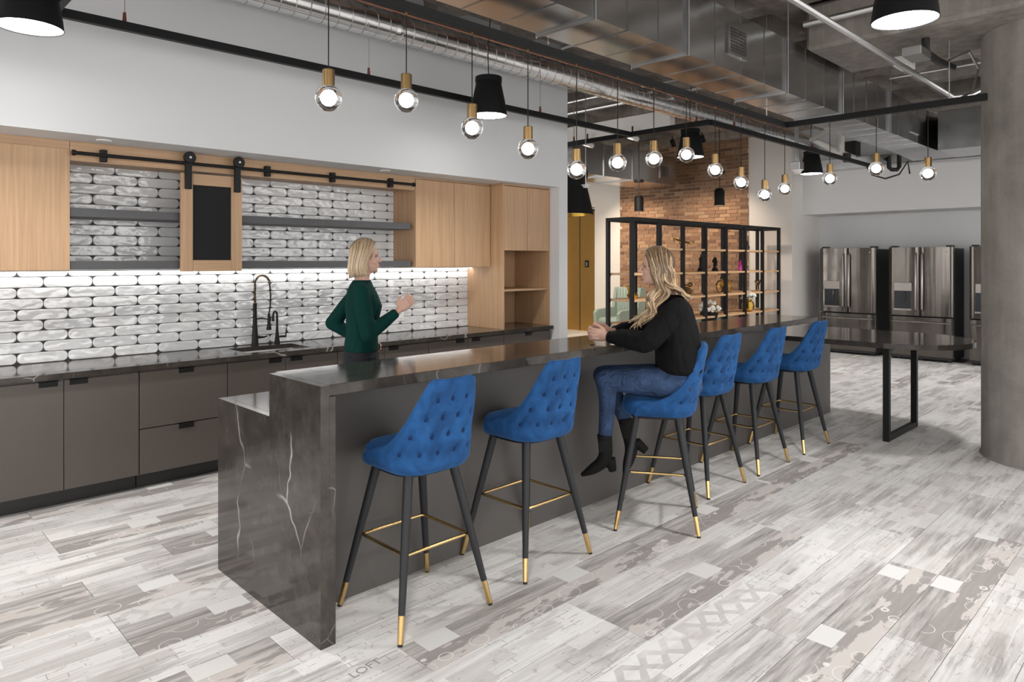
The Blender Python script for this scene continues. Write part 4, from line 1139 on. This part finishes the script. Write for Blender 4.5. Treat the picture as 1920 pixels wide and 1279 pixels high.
def stool_proto():
    t = thing('bar_stool', 'stool', 'bar stool', (0,0,0), 'blue velvet bar stools along the island')
    na, nz, TH_ = 96, 30, .042
    secs = []
    for i in range(na+1):
        a = -.50 + 1.0*i/na
        zt = interp(abs(a), ZT) - .018; zb = .668
        sec = []
        for k in range(nz+1):
            z = zb + (zt-zb)*k/nz
            p, n = shell_pt(a, z)
            puff = .006*math.sin(math.pi*min(1, (zt-z)/.05+.02)/2)
            sec.append(p + n*(puff - dimple(a, z)))
        p0, n0 = shell_pt(a, zt)
        for k in range(1, 6):
            th = math.pi*k/6
            sec.append(p0 + Vector((0,0,.018*math.sin(th))) - n0*(TH_/2*(1-math.cos(th)) - .006*(1-k/6)))
        for k in range(7):
            z = zt + (max(zb,.70)-zt)*k/6
            p, n = shell_pt(a, z); sec.append(p - n*TH_)
        secs.append(sec)
    MB().rings(secs, cap=True, closed=False).build('back_shell', M['velvet'], t, 'all')
    # seat pad: superellipse rings
    def se(sx, sy, cy, z, n=36, e=3.2):
        r = []
        for k in range(n):
            a = 2*math.pi*k/n; ca, sa = math.cos(a), math.sin(a)
            r.append((sx*abs(ca)**(2/e)*(1 if ca>=0 else -1), cy + sy*abs(sa)**(2/e)*(1 if sa>=0 else -1), z))
        return r
    rs = [se(.15,.16,.01,.668), se(.178,.185,.012,.672), se(.192,.197,.014,.690), se(.196,.20,.014,.715), se(.193,.197,.014,.742), se(.178,.182,.012,.760), se(.14,.14,.01,.770), se(.07,.07,.0,.774), se(.01,.01,0,.775)]
    MB().rings(rs).build('seat', M['velvet'], t, 'all')
    MB().rings([se(.165,.165,0,.652), se(.165,.165,0,.669)]).build('seat_base', M['black'], t)
    bm_ = MB().ell((0,0,0), (.0145,.0145,.0065), 12).mesh('button', smooth='all'); bm_.materials.append(M['button'])
    for z, a in BUT:
        p, n = shell_pt(a, z)
        o = bpy.data.objects.new('button', bm_); COL.objects.link(o); o.parent = t
        o.location = p - n*.014; o.rotation_euler = n.to_track_quat('Z','Y').to_euler()
    for sx in (-1,1):
        for sy in (-1,1):
            A = Vector((sx*.125,sy*.120,.668)); B = Vector((sx*.254,sy*.240,.0))
            f = lambda z: A.lerp(B, (.668-z)/.668)
            lg = MB().tube([A, f(.34), f(.115)], [.0225,.0185,.0148], 14).build('leg', M['leg'], t, True)
            MB().tube([f(.1155), f(.010)], [.0148,.0125], 14).build('leg_tip', M['brass'], lg, True)
            MB().tube([f(.010), f(.0)], [.010,.011], 12).build('glide', M['rubber'], lg, True)
    q, w, r = .178, .170, .02
    ring = []
    for cx, cy, a0 in ((q-r,w-r,0),(-q+r,w-r,90),(-q+r,-w+r,180),(q-r,-w+r,270)):
        for k in range(4):
            a = R(a0+30*k); ring.append((cx+r*math.cos(a), cy+r*math.sin(a), .333))
    ring.append(ring[0]); ring.append(ring[1])
    MB().tube(ring, .0075, 10).build('footrest', M['brass'], t, True)
    return t
stool = stool_proto()
ST = [(1.94,2.622,0,'blue velvet tufted bar stool nearest the camera, by the waterfall end'),
      (2.71,2.652,0,'blue velvet tufted bar stool second from the waterfall end'),
      (3.664,2.449,32.7,'blue velvet bar stool turned sideways under the seated woman'),
      (4.455,2.645,0,'blue velvet bar stool just behind the seated woman'),
      (5.178,2.645,0,'blue velvet bar stool second from the far end of the row'),
      (5.985,2.647,0,'blue velvet bar stool at the far end of the row, by the table')]
for i, (x, y, rz, lb) in enumerate(ST):
    o = stool if i == 0 else dup(stool)
    o.location = (x, y, 0); o.rotation_euler = (0,0,R(rz)); o['label'] = lb
# ------------------------------------------------------------------ people
def skin_mat():
    g = G('skin'); n = g.noise(g.co(), 30, 3)
    g.set(Base_Color=g.mix(n, (.56,.335,.255), (.66,.42,.33)), Roughness=.5)
    g.b.inputs['Subsurface Weight'].default_value = .12; g.b.inputs['Subsurface Radius'].default_value = (.01,.004,.002)
    return g.m
M['skin'] = skin_mat()
M['lip'] = plain('lips', (.45,.17,.15), .4)
M['brow'] = plain('brow_hair', (.16,.10,.06), .7)
def cloth(name, col, var=.3, fold=.5, sc=(9,9,5), rough=.85):
    g = G(name); p = g.co()
    n = g.noise(g.vmap(p, sc), 1.0, 3, .5, .8); w = g.noise(p, 260, 2)
    g.set(Base_Color=g.mix(n, tuple(c*(1-var) for c in col), tuple(c*(1+var) for c in col)), Roughness=rough)
    g.b.inputs['Specular IOR Level'].default_value = .18
    g.bump(g.math('ADD', n, g.math('MULTIPLY', w, .04)), fold, .035); return g.m
M['sweat_black'] = cloth('black_jersey', (.0045,.0045,.0048), .2, .8)
M['sweat_green'] = cloth('bottle_green_knit', (.0,.030,.025), .25, .5)
def denim(name, c):
    g = G(name); p = g.co()
    n = g.noise(p, 7, 4, .6); w = g.noise(g.vmap(p, (60,60,500)), 1, 2)
    fold = g.noise(g.vmap(p, (22,14,16)), 1.0, 3, .5, 1.2)
    f = g.math('ADD', g.math('MULTIPLY', n, .7), g.math('MULTIPLY', fold, .35))
    g.set(Base_Color=g.ramp(f, [(.35, tuple(q*.55 for q in c)), (.55, c), (.75, tuple(min(1,q*1.6+.01) for q in c))]), Roughness=.8)
    g.bump(g.math('ADD', fold, g.math('MULTIPLY', w, .05)), .8, .03); return g.m
M['denim'] = denim('blue_denim', (.023,.052,.125))
M['denim_dark'] = denim('dark_denim', (.005,.006,.011))
M['boot'] = plain('black_suede', (.008,.0075,.0075), .75, spec=.2)
M['boot_rib'] = plain('black_elastic', (.009,.009,.009), .8)
def hair_mat(name, stops):
    g = G(name); t = g.attr('tint', 'Fac')
    n = g.noise(g.vmap(g.co(), (90,90,6)), 1, 2)
    g.set(Base_Color=g.ramp(g.math('ADD', t, g.math('MULTIPLY', g.math('SUBTRACT', n, .5), .35)), stops), Roughness=.42)
    g.b.inputs['Anisotropic'].default_value = .5
    return g.m
M['hair_long'] = hair_mat('long_blonde_hair', [(.0,(.055,.034,.02)),(.35,(.16,.10,.055)),(.65,(.36,.245,.135)),(1,(.66,.50,.31))])
M['hair_bob'] = hair_mat('fair_bob_hair', [(.0,(.14,.09,.05)),(.4,(.34,.235,.14)),(.7,(.54,.40,.27)),(1,(.70,.56,.40))])
def eye_mat():
    g = G('eye'); x, y, z = g.sep(g.co())
    r = g.math('SQRT', g.math('ADD', g.math('MULTIPLY', x, x), g.math('MULTIPLY', z, z)))
    g.set(Base_Color=g.ramp(r, [(.0,(.01,.01,.01)),(.0026,(.01,.01,.01)),(.003,(.10,.13,.14)),(.0055,(.10,.13,.14)),(.006,(.25,.22,.20))], 'CONSTANT'), Roughness=.4)
    g.b.inputs['Specular IOR Level'].default_value = .2
    return g.m
M['eye'] = eye_mat()

def remesh(mb, name, mat, parent, voxel, it=6, fac=.5):
    me = mb.mesh('tmp')
    o = bpy.data.objects.new('tmp', me); COL.objects.link(o)
    r = o.modifiers.new('r', 'REMESH'); r.mode = 'VOXEL'; r.voxel_size = voxel; r.adaptivity = 0
    s = o.modifiers.new('s', 'SMOOTH'); s.iterations = it; s.factor = fac
    bpy.context.view_layer.update()
    dg = bpy.context.evaluated_depsgraph_get()
    m2 = bpy.data.meshes.new_from_object(o.evaluated_get(dg)); m2.name = name
    bpy.data.objects.remove(o)
    for p in m2.polygons: p.use_smooth = True
    m2.materials.clear(); m2.materials.append(mat)
    ob = bpy.data.objects.new(name, m2); COL.objects.link(ob); ob.parent = parent
    return ob
def hull(m, rows, seg=28):
    """stack of horizontal ellipses: (x, y, z, half width, half depth)"""
    return m.rings([[(x + hw*math.cos(2*math.pi*k/seg), y + hd*math.sin(2*math.pi*k/seg), z) for k in range(seg)] for x, y, z, hw, hd in rows])
def head(m, c):
    x, y, z = c
    E_ = m.ell
    E_((x,y-.005,z+.022), (.071,.090,.092), 24); E_((x,y+.030,z-.045), (.056,.060,.072), 20)
    E_((x,y+.050,z-.075), (.040,.038,.034), 16); E_((x,y+.070,z-.092), (.020,.019,.017), 12)
    m.tube([(x,y+.086,z+.016),(x,y+.098,z-.005),(x,y+.110,z-.027),(x,y+.098,z-.036)], [.007,.0085,.0105,.008], 10)
    for s in (-1,1):
        E_((x+s*.010,y+.098,z-.031), (.009,.010,.007), 10)
        E_((x+s*.034,y+.055,z-.034), (.024,.028,.024), 12)
        E_((x+s*.028,y+.074,z+.021), (.022,.012,.009), 10)
        E_((x+s*.071,y-.005,z-.012), (.009,.019,.031), 12)
    E_((x,y+.089,z-.057), (.021,.011,.0075), 12); E_((x,y+.087,z-.067), (.018,.011,.0075), 12)
def face_parts(t, c):
    x, y, z = c
    for s in (-1,1):
        e = MB().ell((0,0,0), .0098, 16).build('eye', M['eye'], None, 'all'); e.parent = t; e.location = (x+s*.029, y+.0715, z+.002)
        MB().tube([(x+s*.013,y+.089,z+.021),(x+s*.028,y+.088,z+.026),(x+s*.043,y+.078,z+.021)], [.002,.003,.0015], 6, flat=.6).build('eyebrow', M['brow'], t)
        MB().tube([(x+s*.017,y+.0845,z+.007),(x+s*.029,y+.0875,z+.0115),(x+s*.041,y+.079,z+.007)], [.0015,.0022,.0015], 6).build('eyelid', M['brow'], t)
    MB().ell((x,y+.094,z-.057), (.019,.0075,.0052), 14).ell((x,y+.0925,z-.0665), (.017,.0075,.0055), 14).build('lips', M['lip'], t, 'all')
def locks(paths, cap, name, mat, t):
    m = MB(); tint = []
    for pts, rad, tn in paths:
        n0 = len(m.f); m.tube(pts, rad, 6)
        nf = len(m.f) - n0; L = len(pts) - 1
        for q in range(nf): tint.append(max(0, min(1, tn + .42*(min(q//6, L)/L - .45))))
    n0 = len(m.f); cap(m); tint += [.18] * (len(m.f) - n0)
    me = m.mesh(name)
    a = me.attributes.new('tint', 'FLOAT', 'FACE')
    for i, v in enumerate(tint): a.data[i].value = v
    for p in me.polygons: p.use_smooth = True
    me.materials.append(mat)
    o = bpy.data.objects.new(name, me); COL.objects.link(o); o.parent = t; return o
def spline(pts, n):
    P_ = [Vector(p) for p in pts]; out = []
    P_ = [P_[0]*2-P_[1]] + P_ + [P_[-1]*2-P_[-2]]
    S = len(P_) - 3
    for i in range(n):
        u = i/(n-1)*S; k = min(int(u), S-1); f = u-k
        a, b, c, d = P_[k:k+4]
        out.append(.5*((2*b)+(c-a)*f+(2*a-5*b+4*c-d)*f*f+(3*b-a-3*c+d)*f**3))
    return out

# ---- seated woman, local frame: +y the way she faces, -x her left (towards the camera)
sw = thing('person', 'woman with long wavy blonde hair, black sweater, jeans and black boots, seated on a blue stool with clasped hands on the bar', 'person', (0,0,0))
sw['label'] = 'seated woman with long blonde hair, black sweater and jeans, hands clasped on the bar'
HC = (0,.0,1.563)
b = MB()
hull(b, [(0,-.13,.80,.15,.11),(0,-.13,.86,.168,.115),(0,-.13,.92,.155,.11),(0,-.12,1.0,.12,.09),(0,-.11,1.1,.125,.095),(0,-.10,1.2,.14,.11),(0,-.10,1.29,.155,.095),(0,-.095,1.345,.14,.07),(0,-.085,1.385,.075,.055)])
b.tube([(0,-.085,1.35),(0,-.06,1.42),(0,-.02,1.50)], [.056,.049,.05], 16)
head(b, HC)
LS, LE, LW = (-.165,-.125,1.318), (-.215,.055,1.115), (-.065,.295,1.128)
RS, RE, RW = (.165,-.085,1.325), (.215,.085,1.14), (.045,.275,1.150)
for S_, E1, W_ in ((LS,LE,LW),(RS,RE,RW)):
    b.tube(spline([S_, tuple((p+q)/2 for p,q in zip(S_,E1)), E1], 7), [.045,.046,.044,.042,.040,.038,.037], 14)
    b.tube(spline([E1, tuple((p+q)/2 for p,q in zip(E1,W_)), W_], 7), [.037,.038,.036,.033,.030,.027,.025], 14)
legs = {'L': ((-.085,-.13,.855),(-.105,.315,.872),(-.10,.313,.50)), 'R': ((.085,-.13,.855),(.07,.345,.865),(.06,.185,.55))}
for H_, K_, A_ in legs.values():
    b.tube([H_, tuple(p+(q-p)*.5 for p,q in zip(H_,K_)), K_], [.075,.066,.045], 14)
    b.tube([K_, tuple(p+(q-p)*.4 - (.012 if i == 1 else 0) for i,(p,q) in enumerate(zip(K_,A_))), A_], [.043,.038,.028], 14)
# hands
def finger(m, pts, r): m.tube(spline(pts, 9), [r, r*1.02, r, r*.97, r*.95, r*.92, r*.9, r*.82, r*.5], 8)
b.tube([LW, (-.055,.33,1.135), (-.048,.375,1.138)], [(.025,.021),(.019,.040),(.017,.042)], 14, up=(1,0,.25))
b.tube([RW, (.028,.315,1.150), (.022,.362,1.148)], [(.025,.021),(.019,.040),(.017,.042)], 14, up=(1,0,-.25))
for i in range(4):
    z = 1.168 - .0205*i; L_ = (1.0,1.08,1.02,.85)[i]
    finger(b, [(-.047,.36,z),(-.040,.372+.032*L_,z+.002),(-.012,.372+.052*L_,z),(.024,.372+.046*L_,z-.004),(.045,.372+.018*L_,z-.006)], .0088)
    z += .0105
    finger(b, [(.022,.35,z),(.014,.360+.034*L_,z+.004),(-.016,.364+.054*L_,z+.003),(-.052,.360+.042*L_,z-.002),(-.066,.352+.006*L_,z-.006)], .0086)
finger(b, [(-.055,.318,1.160),(-.048,.345,1.188),(-.030,.375,1.200),(-.012,.400,1.198)], .0105)
finger(b, [(.030,.305,1.172),(.022,.33,1.196),(.002,.362,1.206),(-.022,.388,1.212)], .0105)
remesh(b, 'body', M['skin'], sw, .0042, 3)
face_parts(sw, HC)
# sweater
c = MB()
hull(c, [(0,-.140,.915,.175,.130),(0,-.140,.94,.198,.152),(0,-.135,1.0,.195,.150),(0,-.122,1.08,.184,.140),(0,-.108,1.18,.182,.140),(0,-.10,1.26,.18,.125),(0,-.10,1.315,.172,.108),(0,-.095,1.36,.13,.082),(0,-.085,1.392,.082,.065)])
c.ell((-.07,-.0,1.19), (.075,.065,.075), 16).ell((.07,-.0,1.19), (.075,.065,.075), 16)
for S_, E1, W_ in ((LS,LE,LW),(RS,RE,RW)):
    mid = tuple((p+q)/2 for p,q in zip(S_,E1))
    c.tube(spline([S_, mid, E1], 9), [.068,.072,.071,.072,.071,.071,.071,.070,.067], 18)
    W2 = tuple(p+(q-p)*.93 for p,q in zip(E1,W_))
    mid = tuple((p+q)/2 + (0 if i < 2 else .006) for i,(p,q) in enumerate(zip(E1,W_)))
    c.tube(spline([E1, mid, W2], 11), [.066,.068,.064,.066,.060,.062,.055,.057,.050,.043,.037], 18)
    c.ell(S_, .066, 14); c.ell(E1, .058, 14)
sweater = remesh(c, 'sweater', M['sweat_black'], sw, .008, 5)
for nm, E1, W_ in (('cuff',LE,LW),('cuff',RE,RW)):
    a_ = Vector(E1).lerp(Vector(W_), .905); b_ = Vector(E1).lerp(Vector(W_), .985)
    MB().tube([a_, a_.lerp(b_,.5), b_], [.0395,.0385,.0365], 18).build('cuff', M['sweat_black'], sweater, 'all')
# jeans
j = MB()
hull(j, [(0,-.135,.775,.15,.115),(0,-.135,.82,.185,.135),(0,-.135,.88,.188,.135),(0,-.135,.935,.17,.125),(0,-.13,.975,.155,.118)])
for k_, (H_, K_, A_) in legs.items():
    j.tube(spline([H_, tuple(p+(q-p)*.5 for p,q in zip(H_,K_)), K_], 9), [.098,.098,.094,.090,.085,.080,.075,.070,.064], 20)
    j.ell(K_, (.062,.064,.062), 16)
    A2 = tuple(p+(q-p)*.93 for p,q in zip(K_,A_))
    bul = tuple(p+(q-p)*.35 for p,q in zip(K_,A2)); bul = (bul[0], bul[1]-.016, bul[2])
    j.tube(spline([K_, bul, A2], 10), [.062,.060,.059,.058,.056,.053,.050,.047,.045,.044], 18)
jeans = remesh(j, 'jeans', M['denim'], sw, .008, 4)
MB().rings([[(.172*math.cos(2*math.pi*k/28), -.133+.1275*math.sin(2*math.pi*k/28), z) for k in range(28)] for z in (.93,.965)], cap=False).build('waistband', M['denim'], jeans, 'all')
H_, K_, A_ = legs['L']
seam = []
for i in range(18):
    t_ = i/17
    p = Vector(H_).lerp(Vector(K_), t_); r_ = .098 + (.064-.098)*t_
    seam.append(p + Vector((-r_*.985, 0, -r_*.18)))
MB().tube(seam, .0022, 5).build('side_seam', M['denim'], jeans)
# boots
def boot(pts, rad, heel, lbl=None):
    m = MB(); P_ = spline(pts, 14)
    rr = [interp(i/13*(len(rad)-1), list(enumerate(rad))) for i in range(14)]
    m.tube(P_, [(r, r*.92) for r in rr], 18, up=(1,0,0))
    m.ell(pts[0], (rad[0],rad[0]*.95,.012), 14)
    m.tube(heel[:2], heel[2], 14)
    o = remesh(m, 'boot', M['boot'], sw, .006, 3)
    s_ = MB()
    for k in range(9):
        a = R(-40 + 10*k)
        s_.tube([tuple(Vector(P_[q]) + Vector((-math.cos(a)*rr[q]*1.02, math.sin(a)*rr[q]*1.0, 0))) for q in range(1,5)], .0025, 5)
    r_ = s_.build('elastic_gore', M['boot_rib'], o); r_['kind'] = 'stuff'
boot([(-.10,.318,.525),(-.10,.312,.46),(-.10,.312,.405),(-.10,.338,.352),(-.10,.395,.308),(-.10,.462,.268)], [.050,.047,.046,.043,.036,.012], ((-.10,.283,.385),(-.10,.266,.305),[.034,.025]))
boot([(.06,.205,.60),(.06,.186,.52),(.06,.167,.45),(.06,.165,.39),(.06,.185,.315),(.06,.21,.245)], [.049,.046,.046,.043,.036,.012], ((.06,.135,.455),(.06,.070,.398),[.034,.026]))
# long wavy hair
rg = random.Random(4)
paths = []
hx_, hy_, hz_ = HC
for i in range(240):
    s = -1 if i % 2 else 1
    u = (i//2 + rg.random())/120
    lay = rg.random()
    yp = .070 - .157*u
    zt = hz_ + .022 + .096*math.sqrt(max(0, 1-(yp/.098)**2)) + .006
    out = .010 + .014*lay
    ye = .026 - .118*u + rg.uniform(-.005,.005)
    cz = math.sqrt(max(.05, 1-((ye+.005)/.10)**2))
    xe = (.074*cz + out)
    p = [(s*.004, yp, zt), (s*.044*cz, yp*.98+.0, zt-.018), (s*xe*.96, (yp+ye)/2+.004, hz_+.045), (s*(xe+.006), ye, hz_-.03)]
    if u < .62:
        # falls in front of the shoulder onto the chest
        q = u/.62
        p += [(s*(.088+.012*lay), ye-.012, hz_-.12), (s*(.125-.02*q+.03*lay), .0+.035*(1-q)-.035*q+rg.uniform(-.012,.012), 1.375), (s*(.14+.055*lay), .065-.04*q+rg.uniform(-.02,.02), 1.285), (s*(.145+.05*lay), .125-.045*q+rg.uniform(-.035,.03), 1.205 + .045*q + rg.uniform(-.035,.04))]
    else:
        q = (u-.62)/.38
        xx = s*(.085*(1-q)+.02)
        p += [(xx*1.1, ye-.022, hz_-.10), (xx*1.3, -.118-.02*q, 1.425), (xx*1.5, -.135-.03*lay*q, 1.395), (xx*1.7, -.15-.04*lay, 1.372+rg.uniform(-.02,.012))]
    S_ = spline(p, 26)
    ph = rg.uniform(-.6,.6) + u*4; am = .022*rg.uniform(.7,1.3)
    for k, v in enumerate(S_):
        w = max(0, (k-8)/17)
        z = v.z
        v += Vector((s*.6*math.sin(z*42+ph+1.2), math.sin(z*42+ph), 0))*am*min(1, w*2)
    rad = [.0085 + .005*math.sin(math.pi*min(1,k/22)) for k in range(26)]
    for k in range(20,26): rad[k] *= (26-k)/6.5
    paths.append((S_, [(r, r*.6) for r in rad], rg.choice((.2,.35,.5,.6,.75,.9)) ))
def cap_long(m):
    m.ell((0,-.014,hz_+.026), (.079,.094,.097), 24)
    m.ell((0,-.052,hz_-.06), (.070,.052,.10), 18)
locks(paths, cap_long, 'hair', M['hair_long'], sw)
sw.location = (3.664,2.449,0); sw.rotation_euler = (0,0,R(32.7))

# ---- standing woman in the aisle, facing along it; local +y her front, +x her right (towards the camera)
st = thing('person', 'fair-haired woman in a green sweater standing behind the island, hand raised', 'person', (0,0,0))
HC2 = (0,.02,1.628)
b = MB()
hull(b, [(0,0,.84,.12,.10),(0,-.005,.92,.165,.115),(0,-.005,1.0,.15,.105),(0,0,1.1,.12,.09),(0,.005,1.2,.125,.095),(0,.005,1.3,.14,.11),(0,-.005,1.38,.16,.09),(0,-.005,1.43,.13,.07),(0,0,1.465,.065,.052)])
b.tube([(0,-.005,1.43),(0,.005,1.5),(0,.02,1.56)], [.054,.047,.048], 16)
head(b, HC2)
RS, RE, RW = (.17,-.005,1.405), (.215,.045,1.115), (.12,.245,1.262)
LS, LE, LW = (-.17,-.01,1.405), (-.20,-.21,1.16), (-.16,.0,1.03)
for S_, E1, W_ in ((LS,LE,LW),(RS,RE,RW)):
    b.tube([S_, tuple((p+q)/2 for p,q in zip(S_,E1)), E1], [.042,.043,.036], 14)
    b.tube([E1, tuple((p+q)/2 for p,q in zip(E1,W_)), W_], [.036,.034,.024], 14)
for s in (-1,1):
    yk = .06*s
    b.tube([(s*.085,0,.90),(s*.085,yk*.6+.02,.52),(s*.085,yk-.02*s,.10)], [.082,.052,.036], 14)
    b.tube([(s*.085,yk-.03,.045),(s*.088,yk+.06,.035),(s*.09,yk+.15,.025)], [.035,.035,.022], 12)
# raised right hand, loosely curled; relaxed left hand
wv = Vector(RW); dv = Vector((-.02,.068,.066)).normalized(); sd_ = Vector((.95,.25,.1)).normalized(); up_ = dv.cross(sd_)*-1
b.tube([wv, wv+dv*.045, wv+dv*.09], [(.023,.019),(.018,.038),(.016,.040)], 14, up=(1,.2,.2))
for i in range(4):
    k0 = wv + dv*.082 + up_*(.030-.020*i); L_ = (.92,1.0,.95,.78)[i]
    finger(b, [k0, k0+dv*.034*L_+sd_*-.004, k0+dv*.056*L_-sd_*.018, k0+dv*.064*L_-sd_*.042], .0085)
k0 = wv + dv*.02 + up_*.028
finger(b, [k0, k0+dv*.03+up_*.022-sd_*.01, k0+dv*.058+up_*.028-sd_*.02, k0+dv*.075+up_*.025-sd_*.03], .0098)
wv = Vector(LW); dv = Vector((.10,.5,-.2)).normalized(); sd_ = Vector((-.9,.3,.2)).normalized(); up_ = dv.cross(sd_)
b.tube([wv, wv+dv*.045, wv+dv*.09], [(.023,.019),(.018,.038),(.016,.040)], 14, up=(1,.2,.2))
for i in range(4):
    k0 = wv + dv*.082 + up_*(.030-.020*i); L_ = (.92,1.0,.95,.78)[i]
    finger(b, [k0, k0+dv*.034*L_, k0+dv*.056*L_-sd_*.018, k0+dv*.064*L_-sd_*.042], .0085)
k0 = wv + dv*.02 + up_*.028
finger(b, [k0, k0+dv*.03+up_*.022, k0+dv*.058+up_*.028-sd_*.01, k0+dv*.075+up_*.025-sd_*.02], .0098)
remesh(b, 'body', M['skin'], st, .0046, 3)
face_parts(st, HC2)
c = MB()
hull(c, [(0,-.005,.985,.165,.118),(0,-.005,1.03,.158,.114),(0,0,1.1,.142,.108),(0,.005,1.2,.145,.112),(0,.012,1.29,.155,.125),(0,.0,1.375,.172,.105),(0,-.005,1.43,.135,.08),(0,0,1.468,.074,.06)])
c.ell((.065,.085,1.29), (.06,.045,.06), 14).ell((-.065,.085,1.29), (.06,.045,.06), 14)
for S_, E1, W_ in ((LS,LE,LW),(RS,RE,RW)):
    W2 = tuple(p+(q-p)*.93 for p,q in zip(E1,W_))
    c.tube([S_, tuple((p+q)/2 for p,q in zip(S_,E1)), E1], [.056,.058,.05], 16)
    c.tube([E1, tuple((p+q)/2 for p,q in zip(E1,W2)), W2], [.05,.045,.033], 16); c.ell(E1, .051, 14)
    c.ell(S_, .056, 14)
remesh(c, 'sweater', M['sweat_green'], st, .008, 5)
j = MB()
hull(j, [(0,-.005,.80,.13,.11),(0,-.005,.88,.172,.122),(0,-.005,.95,.17,.12),(0,-.005,1.02,.152,.108)])
for s in (-1,1):
    yk = .06*s
    j.tube(spline([(s*.085,0,.90),(s*.085,yk*.6+.02,.52),(s*.085,yk-.02*s,.11)], 10), [.095,.092,.085,.078,.068,.062,.060,.056,.048,.045], 18)
remesh(j, 'jeans', M['denim_dark'], st, .009, 4)
for s in (-1,1):
    yk = .06*s
    m = MB().tube(spline([(s*.085,yk-.02*s,.17),(s*.085,yk-.03,.08),(s*.087,yk+.04,.05),(s*.09,yk+.16,.032)], 10), [(r,r*.9) for r in (.048,.047,.046,.045,.044,.043,.041,.038,.032,.016)], 14, up=(1,0,0)).tube([(s*.085,yk-.045,.06),(s*.085,yk-.05,.002)], [.034,.027], 12)
    remesh(m, 'boot', M['boot'], st, .007, 3)
paths = []
hx_, hy_, hz_ = HC2
for i in range(170):
    s = -1 if i % 2 else 1
    u = (i//2 + rg.random())/85; lay = rg.random()
    yp = .088 - .165*u
    zt = hz_ + .022 + .096*math.sqrt(max(0, 1-((yp-.015)/.098)**2)) + .007
    ye = .040 - .123*u
    cz = math.sqrt(max(.05, 1-((ye+.005-.02)/.10)**2)); xe = .073*cz + .010 + .014*lay
    zb = hz_ - .118 - .02*u + rg.uniform(-.014,.012)
    p = [(s*.004, yp, zt), (s*.044*cz, yp, zt-.018), (s*xe*.97, (yp+ye)/2+.006, hz_+.045), (s*(xe+.006), ye, hz_-.03), (s*(xe+.008), ye-.006, hz_-.08), (s*(xe-.004), ye-.002+.012*(1-u), zb)]
    S_ = spline(p, 16)
    rad = [.0085 + .005*math.sin(math.pi*min(1,k/14)) for k in range(16)]
    rad[14] *= .7; rad[15] *= .4
    paths.append((S_, [(r, r*.6) for r in rad], rg.choice((.35,.5,.6,.75,.9))))
def cap_bob(m):
    m.ell((0,.006,hz_+.026), (.079,.093,.097), 24)
    m.ell((0,-.035,hz_-.05), (.070,.050,.075), 18)
locks(paths, cap_bob, 'hair', M['hair_bob'], st)
st.location = (2.60,4.12,0); st.rotation_euler = (0,0,R(-124))
